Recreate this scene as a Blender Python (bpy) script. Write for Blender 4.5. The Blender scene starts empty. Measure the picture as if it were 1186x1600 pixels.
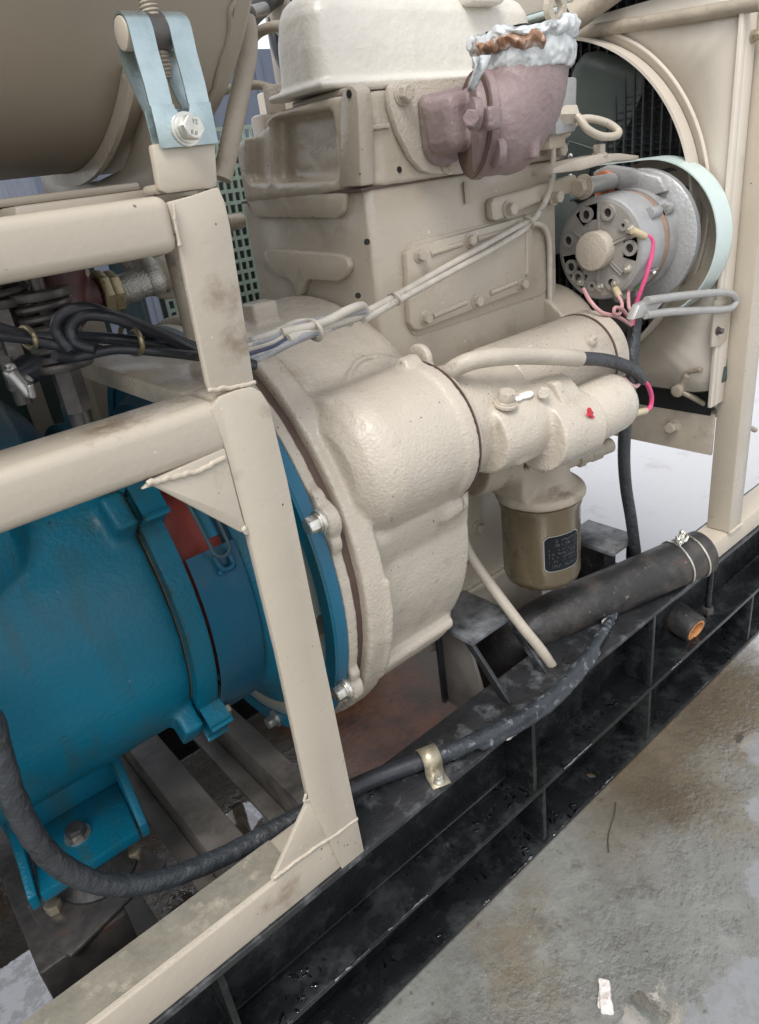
import bpy, bmesh, math, random
from mathutils import Vector, Matrix, Quaternion
random.seed(7)
PI = math.pi
S = bpy.context.scene
COL = S.collection

# ------------------------------------------------------------------ camera
CAM_R = ((0.75427786, -0.6447379, -0.12400789),      # camera right
         (-0.3686168, -0.25956132, -0.8926083),      # camera down
         (0.54331075, 0.71898607, -0.43344257))      # view direction
FPX = 1104.5
CAM = Vector((0.0, -0.5, 1.0))
cd = bpy.data.cameras.new('camera'); co = bpy.data.objects.new('camera', cd); COL.objects.link(co)
r0, r1, r2 = (Vector(v) for v in CAM_R)
co.matrix_world = Matrix(((r0.x, -r1.x, -r2.x, CAM.x), (r0.y, -r1.y, -r2.y, CAM.y), (r0.z, -r1.z, -r2.z, CAM.z), (0, 0, 0, 1)))
cd.sensor_fit = 'VERTICAL'; cd.sensor_height = 24.0; cd.lens = FPX / 1600 * 24.0
cd.clip_start = 0.01; cd.clip_end = 3000
S.camera = co

# ------------------------------------------------------------------ light (overcast)
w = bpy.data.worlds.new('World'); S.world = w; w.use_nodes = True
nt = w.node_tree; nt.nodes.clear()
sky = nt.nodes.new('ShaderNodeTexSky'); sky.sky_type = 'NISHITA'; sky.sun_disc = False
SUN_EL, SUN_AZ = math.radians(60), math.radians(236)
sky.sun_elevation = SUN_EL; sky.sun_rotation = SUN_AZ
sky.air_density = 1.0; sky.dust_density = 2.0; sky.ozone_density = 1.0
hs = nt.nodes.new('ShaderNodeHueSaturation'); hs.inputs['Saturation'].default_value = 0.22   # thin overcast: greyer than a clear sky
bg = nt.nodes.new('ShaderNodeBackground'); bg.inputs['Strength'].default_value = 0.15
wo = nt.nodes.new('ShaderNodeOutputWorld')
nt.links.new(sky.outputs[0], hs.inputs['Color']); nt.links.new(hs.outputs[0], bg.inputs[0]); nt.links.new(bg.outputs[0], wo.inputs[0])
sd = bpy.data.lights.new('sun', 'SUN'); so = bpy.data.objects.new('sun', sd); COL.objects.link(so)
sd.energy = 1.15; sd.angle = math.radians(28); sd.color = (1.0, 0.97, 0.93)
# nishita: rotation 0 puts the sun at +Y, turning towards +X
sdir = Vector((math.sin(SUN_AZ) * math.cos(SUN_EL), math.cos(SUN_AZ) * math.cos(SUN_EL), math.sin(SUN_EL)))
so.rotation_euler = sdir.to_track_quat('Z', 'Y').to_euler()
S.view_settings.view_transform = 'Standard'; S.view_settings.look = 'None'
S.view_settings.exposure = 0.85; S.view_settings.gamma = 1.0
S.cycles.max_bounces = 8; S.cycles.diffuse_bounces = 4; S.cycles.glossy_bounces = 4

# ------------------------------------------------------------------ measuring helper: a photo pixel on a plane of the place
def at(u, v, ax, val):
    d = r0 * ((u - 593.0) / FPX) + r1 * ((v - 800.0) / FPX) + r2
    i = 'xyz'.index(ax)
    return CAM + d * ((val - CAM[i]) / d[i])
def path(ax, *pts):
    """(u, v, plane value) -> 3D points"""
    return [at(u, v, ax, q) for u, v, q in pts]

# ------------------------------------------------------------------ materials
def N(nt, t, **kw):
    n = nt.nodes.new(t)
    for k, v in kw.items(): setattr(n, k, v)
    return n
def mat(name, col, rough=0.4, metal=0.0, var=0.12, vscale=9.0, bump=0.15, bscale=140.0, bump2=0.0, b2scale=25.0,
        dirt=None, spots=None, extra=None, spec=0.5, coat=0.0, rvar=0.12, streak=None):
    m = bpy.data.materials.new(name); m.use_nodes = True
    nt = m.node_tree; L = nt.links.new
    b = nt.nodes['Principled BSDF']
    b.inputs['Metallic'].default_value = metal; b.inputs['Specular IOR Level'].default_value = spec
    b.inputs['Coat Weight'].default_value = coat; b.inputs['Coat Roughness'].default_value = 0.12
    g = N(nt, 'ShaderNodeNewGeometry'); pos = g.outputs['Position']
    def noise(scale, det=4.0, rgh=0.55, vec=None):
        n = N(nt, 'ShaderNodeTexNoise'); n.inputs['Scale'].default_value = scale; n.inputs['Detail'].default_value = det
        n.inputs['Roughness'].default_value = rgh; L(vec or pos, n.inputs['Vector']); return n.outputs['Fac']
    def ramp(fac, lo, hi):
        r = N(nt, 'ShaderNodeMapRange'); r.inputs[1].default_value = lo; r.inputs[2].default_value = hi; L(fac, r.inputs[0]); r.clamp = True
        return r.outputs[0]
    def mix(fac, a, bb):
        x = N(nt, 'ShaderNodeMix', data_type='RGBA'); L(fac, x.inputs[0])
        for s, val in ((6, a), (7, bb)):
            if isinstance(val, (tuple, list)): x.inputs[s].default_value = (*val[:3], 1)
            else: L(val, x.inputs[s])
        return x.outputs[2]
    lo = tuple(c * (1 - var) for c in col); hi = tuple(min(1, c * (1 + var)) for c in col)
    n1 = noise(vscale, 6, 0.6)
    c = mix(ramp(n1, 0.3, 0.7), lo, hi)
    rf = None
    if streak:                                     # runs of dirt following gravity
        mp = N(nt, 'ShaderNodeMapping'); mp.inputs['Scale'].default_value = (1, 1, 0.07); L(pos, mp.inputs['Vector'])
        f = ramp(noise(streak[1], 3, 0.5, mp.outputs[0]), streak[2], streak[3]); c = mix(f, c, streak[0])
    for d in (dirt or []):                          # (colour, scale, lo, hi)
        f = ramp(noise(d[1], 8, 0.65), d[2], d[3]); c = mix(f, c, d[0])
    for d in (spots or []):                         # small chips: (colour, scale, radius)
        vo = N(nt, 'ShaderNodeTexVoronoi'); vo.inputs['Scale'].default_value = d[1]; L(pos, vo.inputs['Vector'])
        gate = ramp(noise(d[1] * 0.11, 2), 0.53, 0.56)
        wb = N(nt, 'ShaderNodeMath', operation='ADD'); L(vo.outputs['Distance'], wb.inputs[0])
        mm = N(nt, 'ShaderNodeMath', operation='MULTIPLY'); L(noise(d[1] * 3, 2), mm.inputs[0]); mm.inputs[1].default_value = 0.25; L(mm.outputs[0], wb.inputs[1])
        f = ramp(wb.outputs[0], d[2] + 0.14, d[2] + 0.11)
        mu = N(nt, 'ShaderNodeMath', operation='MULTIPLY'); L(f, mu.inputs[0]); L(gate, mu.inputs[1]); c = mix(mu.outputs[0], c, d[0])
    bmask = None
    if extra:
        ex = extra(nt, L, pos, noise, ramp, mix, c); c, rf = ex[:2]
        if len(ex) > 2: bmask = ex[2]
    L(c, b.inputs['Base Color'])
    if rf is None:
        mr = N(nt, 'ShaderNodeMapRange'); L(noise(vscale * 2.3, 5), mr.inputs[0]); mr.inputs[1].default_value = 0.3; mr.inputs[2].default_value = 0.7
        mr.inputs[3].default_value = max(0.02, rough - rvar); mr.inputs[4].default_value = min(1, rough + rvar); rf = mr.outputs[0]
    L(rf, b.inputs['Roughness'])
    bp = N(nt, 'ShaderNodeBump'); bp.inputs['Strength'].default_value = bump; bp.inputs['Distance'].default_value = 0.003; L(noise(bscale, 3), bp.inputs['Height'])
    out = bp
    if bump2:
        b2 = N(nt, 'ShaderNodeBump'); b2.inputs['Strength'].default_value = bump2; b2.inputs['Distance'].default_value = 0.01; L(noise(b2scale, 5, 0.6), b2.inputs['Height'])
        L(bp.outputs[0], b2.inputs['Normal']); out = b2
    if bmask is not None:
        for q in ([bp] if out is bp else [bp, out]):
            k = N(nt, 'ShaderNodeMath', operation='MULTIPLY'); L(bmask, k.inputs[0]); k.inputs[1].default_value = q.inputs['Strength'].default_value; L(k.outputs[0], q.inputs['Strength'])
    L(out.outputs[0], b.inputs['Normal'])
    return m

def blotches(spots, col, strength=0.8, wob=0.6):
    """stains with a place and a ragged outline of their own: spots = [(point, radius)]"""
    def ex(nt, L, pos, noise, ramp, mix, c):
        nz = noise(24, 8, 0.72); n2 = noise(90, 4, 0.6)
        for p, r in spots:
            d = N(nt, 'ShaderNodeVectorMath', operation='DISTANCE'); L(pos, d.inputs[0]); d.inputs[1].default_value = p
            m = N(nt, 'ShaderNodeMath', operation='MULTIPLY_ADD'); L(nz, m.inputs[0]); m.inputs[1].default_value = 5.5 * r; L(d.outputs['Value'], m.inputs[2])
            f = ramp(m.outputs[0], r * 3.9, r * 2.7); g = N(nt, 'ShaderNodeMath', operation='MULTIPLY'); L(f, g.inputs[0]); L(ramp(n2, 0.25, 0.6), g.inputs[1])
            k = N(nt, 'ShaderNodeMath', operation='MULTIPLY'); L(g.outputs[0], k.inputs[0]); k.inputs[1].default_value = strength
            c = mix(k.outputs[0], c, col)
        return c, None
    return ex
TAN = (0.455, 0.40, 0.322)
M = {}
CHIP = ((0.05, 0.04, 0.035), 150, 0.03)
M['tan'] = mat('tan_paint', TAN, 0.34, var=0.05, vscale=5, bump=0.10, bscale=170, bump2=0.05, b2scale=28, spots=[((0.06, 0.05, 0.04), 80, 0.07), ((0.62, 0.56, 0.48), 60, 0.06)],
               dirt=[((0.29, 0.24, 0.185), 11, 0.64, 0.80)], coat=0.2, rvar=0.16,
               extra=blotches([(at(150, 672, 'z', .8535), .020), (at(205, 655, 'z', .8535), .020), (at(180, 665, 'z', .8535), .018), (at(362, 535, 'y', .003), .014), (at(385, 530, 'y', .003), .010), (at(350, 460, 'y', .003), .016), (at(455, 1395, 'y', 0), .018), (at(420, 1420, 'y', 0), .014), (at(283, 634, 'z', .85), .007), (at(420, 640, 'y', 0), .008)], (0.225, 0.16, 0.105), 0.7))
M['tan_cast'] = mat('tan_painted_casting', (0.485, 0.43, 0.355), 0.30, var=0.08, vscale=7, bump=0.45, bscale=280, bump2=0.05, b2scale=75,
                    spots=[((0.07, 0.055, 0.045), 120, 0.09), ((0.10, 0.075, 0.055), 55, 0.06)], dirt=[((0.36, 0.30, 0.235), 15, 0.58, 0.76), ((0.15, 0.115, 0.085), 46, 0.67, 0.735), ((0.62, 0.57, 0.49), 34, 0.66, 0.72)], coat=0.28)
M['tan_block'] = mat('tan_painted_engine_block', (0.43, 0.375, 0.30), 0.33, var=0.06, vscale=6, bump=0.22, bscale=190, bump2=0.08, b2scale=40,
                     spots=[((0.07, 0.05, 0.04), 70, 0.06), ((0.60, 0.54, 0.46), 45, 0.05)], dirt=[((0.29, 0.24, 0.185), 8, 0.56, 0.78), ((0.14, 0.11, 0.08), 30, 0.69, 0.76)], coat=0.3)
M['tan_lit'] = mat('tan_paint_lit_copy', (0.60, 0.54, 0.46), 0.38, var=0.05, vscale=5, bump=0.08, bscale=170, bump2=0.05, b2scale=20, dirt=[((0.45, 0.39, 0.32), 8, 0.55, 0.8)], coat=0.15)  # tan lightened: the strong light on the radiator is put into the colour
M['tan_wet'] = mat('wet_dirty_tan_paint', (0.245, 0.222, 0.178), 0.32, var=0.2, vscale=18, bump=0.3, bscale=150, bump2=0.1, dirt=[((0.155, 0.145, 0.125), 14, 0.5, 0.7), ((0.38, 0.335, 0.265), 26, 0.55, 0.68)])
M['tan_dirty'] = mat('dusty_tan_paint', (0.34, 0.29, 0.225), 0.55, var=0.14, vscale=14, bump=0.3, bscale=160, bump2=0.1,
                     dirt=[((0.13, 0.09, 0.06), 22, 0.56, 0.72)], coat=0.0)
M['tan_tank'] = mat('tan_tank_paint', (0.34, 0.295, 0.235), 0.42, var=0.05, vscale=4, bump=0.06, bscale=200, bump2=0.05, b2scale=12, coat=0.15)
M['cream'] = mat('cream_primer', (0.68, 0.645, 0.575), 0.32, var=0.05, vscale=6, bump=0.22, bscale=120, bump2=0.14, b2scale=30, dirt=[((0.55, 0.50, 0.43), 9, 0.55, 0.8)], coat=0.3)
def casing_dirt(nt, L, pos, noise, ramp, mix, c):
    # olive oil weep along the casing joint (x = 0.20 m), dust lying on the crown of the casing
    sp = N(nt, 'ShaderNodeSeparateXYZ'); L(pos, sp.inputs[0])
    a = N(nt, 'ShaderNodeMath', operation='SUBTRACT'); L(sp.outputs[0], a.inputs[0]); a.inputs[1].default_value = 0.1985
    a2 = N(nt, 'ShaderNodeMath', operation='ABSOLUTE'); L(a.outputs[0], a2.inputs[0])
    k = N(nt, 'ShaderNodeMath', operation='MULTIPLY_ADD'); L(noise(30, 5), k.inputs[0]); k.inputs[1].default_value = 0.014; L(a2.outputs[0], k.inputs[2])
    f = ramp(k.outputs[0], 0.0125, 0.0065); g2 = N(nt, 'ShaderNodeMath', operation='MULTIPLY'); L(f, g2.inputs[0]); L(ramp(noise(9, 2), 0.42, 0.56), g2.inputs[1])
    c = mix(g2.outputs[0], c, (0.035, 0.042, 0.02))
    d = N(nt, 'ShaderNodeMath', operation='MULTIPLY_ADD'); L(noise(12, 5), d.inputs[0]); d.inputs[1].default_value = 0.06; L(sp.outputs[2], d.inputs[2])
    h = N(nt, 'ShaderNodeMath', operation='MULTIPLY'); L(ramp(d.outputs[0], 0.79, 0.83), h.inputs[0]); h.inputs[1].default_value = 0.85
    return mix(h.outputs[0], c, (0.055, 0.085, 0.105)), None
M['blue'] = mat('blue_enamel', (0.003, 0.128, 0.205), 0.36, var=0.16, vscale=6, bump=0.32, bscale=210, bump2=0.06, b2scale=30, spec=0.28, extra=casing_dirt,
                dirt=[((0.02, 0.115, 0.165), 5, 0.45, 0.8), ((0.05, 0.11, 0.13), 14, 0.60, 0.85)], coat=0.04, streak=((0.03, 0.085, 0.095), 38, 0.50, 0.80), spots=[((0.10, 0.20, 0.25), 45, 0.05), ((0.03, 0.03, 0.03), 38, 0.05)])
M['blue_sheet'] = mat('blue_sheet_paint', (0.010, 0.088, 0.15), 0.45, spec=0.3, var=0.12, vscale=9, bump=0.08, bscale=160, dirt=[((0.07, 0.10, 0.10), 12, 0.50, 0.85)])
M['blue_dusty'] = mat('dusty_blue_enamel', (0.045, 0.085, 0.105), 0.5, var=0.15, vscale=9, bump=0.15, bscale=160)
def overspray(nt, L, pos, noise, ramp, mix, c):
    # beige overspray ring on the blue plate, by distance from the shaft axis
    sp = N(nt, 'ShaderNodeSeparateXYZ'); L(pos, sp.inputs[0])
    def sub(o, k):
        a = N(nt, 'ShaderNodeMath', operation='SUBTRACT'); L(o, a.inputs[0]); a.inputs[1].default_value = k
        p = N(nt, 'ShaderNodeMath', operation='POWER'); L(a.outputs[0], p.inputs[0]); p.inputs[1].default_value = 2.0; return p.outputs[0]
    a = N(nt, 'ShaderNodeMath', operation='ADD'); L(sub(sp.outputs[1], 0.33), a.inputs[0]); L(sub(sp.outputs[2], 0.58), a.inputs[1])
    q = N(nt, 'ShaderNodeMath', operation='SQRT'); L(a.outputs[0], q.inputs[0])
    n = N(nt, 'ShaderNodeMath', operation='MULTIPLY_ADD'); L(noise(14, 2), n.inputs[0]); n.inputs[1].default_value = 0.02; L(q.outputs[0], n.inputs[2])
    f = ramp(n.outputs[0], 0.283, 0.262)
    zf = ramp(sp.outputs[2], 0.70, 0.62)
    mu = N(nt, 'ShaderNodeMath', operation='MULTIPLY'); L(f, mu.inputs[0]); L(zf, mu.inputs[1])
    d = N(nt, 'ShaderNodeMath', operation='MULTIPLY_ADD'); L(noise(12, 5), d.inputs[0]); d.inputs[1].default_value = 0.06; L(sp.outputs[2], d.inputs[2])
    c = mix(ramp(d.outputs[0], 0.79, 0.83), c, (0.055, 0.085, 0.10))
    return mix(mu.outputs[0], c, (0.30, 0.29, 0.225)), None
M['blue_plate'] = mat('blue_plate_with_beige_overspray', (0.010, 0.115, 0.20), 0.38, var=0.1, bump=0.15, bscale=180, extra=overspray)
M['black'] = mat('wet_black_paint', (0.009, 0.010, 0.011), 0.22, var=0.4, vscale=18, bump=0.25, bscale=150, bump2=0.12, b2scale=35, spec=0.4,
                 dirt=[((0.045, 0.050, 0.050), 20, 0.50, 0.78), ((0.09, 0.075, 0.06), 70, 0.68, 0.74)], rvar=0.20)
M['black_scuffed'] = mat('scuffed_black_plate', (0.05, 0.052, 0.056), 0.4, var=0.4, vscale=25, bump=0.3, bscale=130, bump2=0.15, b2scale=40, dirt=[((0.24, 0.25, 0.26), 18, 0.42, 0.66), ((0.12, 0.09, 0.07), 34, 0.60, 0.72)])
M['black_worn'] = mat('worn_black_paint', (0.02, 0.021, 0.023), 0.4, var=0.4, vscale=25, bump=0.3, bscale=130, bump2=0.15, b2scale=40,
                      dirt=[((0.19, 0.20, 0.21), 20, 0.52, 0.78), ((0.14, 0.11, 0.085), 34, 0.62, 0.75)])
M['grey_bar'] = mat('dirty_grey_steel', (0.15, 0.135, 0.12), 0.45, var=0.25, vscale=14, bump=0.2, bscale=120, dirt=[((0.05, 0.045, 0.04), 12, 0.5, 0.7)])
M['rubber'] = mat('black_rubber', (0.022, 0.021, 0.021), 0.50, var=0.3, vscale=16, bump=0.3, bscale=150, bump2=0.15, b2scale=40, dirt=[((0.075, 0.062, 0.052), 16, 0.48, 0.70), ((0.20, 0.17, 0.14), 60, 0.65, 0.72)])
M['cable'] = mat('black_cable_sheath', (0.022, 0.024, 0.03), 0.38, var=0.25, vscale=30, bump=0.12, bscale=200, dirt=[((0.12, 0.115, 0.11), 40, 0.60, 0.75)])
M['conduit'] = mat('dark_grey_wrapped_conduit', (0.035, 0.039, 0.044), 0.42, var=0.3, vscale=22, bump=0.3, bscale=120, bump2=0.35, b2scale=60)
M['conduit_paint'] = mat('paint_flecked_conduit', (0.025, 0.03, 0.036), 0.4, var=0.3, vscale=22, bump=0.3, bscale=120, bump2=0.25, b2scale=60,
                         dirt=[((0.16, 0.18, 0.20), 60, 0.55, 0.66)])
M['wire_tan'] = mat('paint_sprayed_wire', (0.47, 0.43, 0.37), 0.4, var=0.15, vscale=40, bump=0.1, dirt=[((0.12, 0.12, 0.15), 45, 0.60, 0.72)])
M['wire_mix'] = mat('half_sprayed_grey_wire', (0.26, 0.265, 0.275), 0.4, var=0.2, vscale=40, bump=0.1, dirt=[((0.5, 0.47, 0.42), 35, 0.52, 0.62)])
M['wire_dark'] = mat('dark_blue_wire', (0.05, 0.055, 0.10), 0.4, var=0.2, vscale=40, bump=0.1)
M['sleeve'] = mat('sprayed_cable_sleeve', (0.44, 0.39, 0.32), 0.45, var=0.1, vscale=20, bump=0.2, bump2=0.15, b2scale=50, dirt=[((0.12, 0.115, 0.11), 25, 0.58, 0.72)])
M['pink'] = mat('pink_wire', (0.62, 0.07, 0.20), 0.4, var=0.08)
M['pink_pale'] = mat('pale_pink_wire', (0.55, 0.30, 0.30), 0.45, var=0.1)
M['ferrule'] = mat('tan_terminal_sleeve', (0.50, 0.42, 0.27), 0.4, var=0.1)
M['zinc'] = mat('bluish_zinc_plate', (0.47, 0.56, 0.57), 0.30, metal=0.85, var=0.10, vscale=18, bump=0.10, bscale=160, rvar=0.10, dirt=[((0.33, 0.42, 0.43), 26, 0.45, 0.72), ((0.50, 0.50, 0.42), 12, 0.62, 0.8)])
M['bolt'] = mat('zinc_bolt', (0.68, 0.66, 0.60), 0.32, metal=0.9, var=0.15, vscale=60, bump=0.1)
M['bolt_yellow'] = mat('dull_yellow_zinc_bolt', (0.42, 0.37, 0.27), 0.4, metal=0.7, var=0.2, vscale=60)
M['steel'] = mat('dull_steel', (0.42, 0.41, 0.39), 0.38, metal=0.8, var=0.15, vscale=30, bump=0.1)
M['steel_dark'] = mat('oily_steel', (0.11, 0.10, 0.095), 0.4, metal=0.6, var=0.3, vscale=40, dirt=[((0.16, 0.08, 0.05), 40, 0.6, 0.7)])
M['alu'] = mat('cast_aluminium', (0.36, 0.36, 0.36), 0.42, metal=0.35, var=0.10, vscale=20, bump=0.3, bscale=220, dirt=[((0.24, 0.225, 0.20), 14, 0.48, 0.75), ((0.15, 0.12, 0.09), 45, 0.66, 0.74)])
M['alu_dull'] = mat('dusty_aluminium', (0.36, 0.355, 0.34), 0.45, metal=0.3, var=0.1, vscale=20, bump=0.3, bscale=200)
M['alu_dust'] = mat('dust_covered_aluminium', (0.32, 0.30, 0.275), 0.5, metal=0.15, var=0.1, vscale=20, bump=0.3, bscale=200)
M['copper'] = mat('stator_laminations', (0.33, 0.22, 0.16), 0.5, metal=0.3, var=0.2, vscale=40, bump=0.2)
M['orange'] = mat('orange_primer', (0.50, 0.16, 0.07), 0.5, var=0.2)
M['mint'] = mat('pale_mint_paint', (0.52, 0.61, 0.58), 0.35, var=0.05, bump=0.05, coat=0.2)
M['mint_inner'] = mat('pale_mint_grille', (0.36, 0.47, 0.41), 0.45, var=0.1)
M['purple'] = mat('purple_brown_primer', (0.215, 0.155, 0.152), 0.50, var=0.14, vscale=12, bump=0.4, bscale=170, bump2=0.2, b2scale=50, extra=blotches([(at(650, 190, 'y', .13), .018), (at(655, 150, 'y', .13), .016), (at(725, 165, 'y', .1), .014), (at(700, 240, 'y', .12), .012)], (0.42, 0.36, 0.30), 0.8),
                  dirt=[((0.31, 0.25, 0.235), 10, 0.48, 0.75), ((0.10, 0.065, 0.06), 18, 0.62, 0.78)])
M['film'] = mat('white_plastic_film', (0.56, 0.58, 0.58), 0.16, var=0.10, vscale=30, bump=0.4, bscale=90, dirt=[((0.20, 0.21, 0.21), 38, 0.55, 0.68), ((0.33, 0.24, 0.18), 30, 0.66, 0.74)], coat=0.4)  # grey patches paint the dark of the creases into the colour
M['tape'] = mat('brown_tape', (0.24, 0.125, 0.07), 0.35, var=0.45, vscale=70, bump=0.4, bscale=90, dirt=[((0.60, 0.52, 0.46), 55, 0.50, 0.62), ((0.07, 0.045, 0.03), 80, 0.62, 0.7)])
M['filter'] = mat('oily_olive_filter_paint', (0.135, 0.105, 0.062), 0.30, var=0.18, vscale=12, bump=0.08, bump2=0.04, dirt=[((0.07, 0.05, 0.03), 10, 0.5, 0.75), ((0.20, 0.17, 0.10), 22, 0.62, 0.75)], coat=0.3, metal=0.2)
M['label'] = mat('black_label_foil', (0.010, 0.012, 0.014), 0.6, var=0.2, spec=0.15)
M['print'] = mat('worn_white_print', (0.15, 0.165, 0.18), 0.5, var=0.5, vscale=200)
M['silver_edge'] = mat('label_silver_border', (0.42, 0.42, 0.40), 0.35, metal=0.5)
M['fan'] = mat('dark_green_fan_paint', (0.085, 0.10, 0.093), 0.4, var=0.15, vscale=12, bump=0.1)
M['core'] = mat('black_radiator_fins', (0.016, 0.017, 0.019), 0.5, var=0.3, vscale=30)
M['core_tube'] = mat('radiator_tube', (0.05, 0.052, 0.055), 0.45, var=0.3, vscale=30)
M['red'] = mat('oxide_red_paint', (0.38, 0.075, 0.055), 0.4, var=0.15, bump=0.1)
M['maroon'] = mat('dark_maroon_paint', (0.075, 0.020, 0.022), 0.4, var=0.25, bump=0.1)
M['rust'] = mat('brown_gasket', (0.105, 0.066, 0.052), 0.6, var=0.2, vscale=30, bump=0.3)
M['rust_orange'] = mat('orange_rust', (0.48, 0.22, 0.08), 0.7, var=0.35, vscale=60, bump=0.4)
M['brass'] = mat('greasy_brass', (0.34, 0.28, 0.17), 0.35, metal=0.8, var=0.25, vscale=60)
M['braid'] = mat('braided_steel_hose', (0.42, 0.40, 0.36), 0.36, metal=0.8, var=0.15, vscale=60, bump=0.5, bscale=500)
M['greenbox'] = mat('dark_green_engine_paint', (0.05, 0.075, 0.068), 0.45, var=0.15)
M['greypanel'] = mat('slate_grey_panel', (0.085, 0.10, 0.135), 0.5, var=0.05, bump=0.03)
M['hole'] = mat('black_interior', (0.008, 0.007, 0.007), 0.6, var=0.3)
def water(name, ior, rough, tint, ripple):
    m = bpy.data.materials.new(name); m.use_nodes = True; nt = m.node_tree; nt.nodes.clear()
    fr = N(nt, 'ShaderNodeFresnel'); fr.inputs['IOR'].default_value = ior
    tr = N(nt, 'ShaderNodeBsdfTransparent'); tr.inputs[0].default_value = (*tint, 1)
    gl = N(nt, 'ShaderNodeBsdfGlossy'); gl.inputs['Roughness'].default_value = rough
    mx = N(nt, 'ShaderNodeMixShader'); ou = N(nt, 'ShaderNodeOutputMaterial')
    for a, b_ in ((fr.outputs[0], mx.inputs[0]), (tr.outputs[0], mx.inputs[1]), (gl.outputs[0], mx.inputs[2]), (mx.outputs[0], ou.inputs[0])): nt.links.new(a, b_)
    return m
M['droplet'] = water('clear_water', 2.2, 0.02, (0.88, 0.88, 0.88), 0)
M['wet_edge'] = water('water_along_the_lip', 3.6, 0.08, (0.7, 0.7, 0.7), 0)
M['litter'] = mat('wet_paper', (0.62, 0.58, 0.54), 0.45, var=0.15, vscale=80, bump=0.2, dirt=[((0.50, 0.24, 0.08), 90, 0.62, 0.7)])
M['redmark'] = mat('red_paint_mark', (0.62, 0.03, 0.05), 0.4)
M['whitepaste'] = mat('white_sealant', (0.80, 0.79, 0.76), 0.4, bump=0.4, bscale=150)

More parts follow.
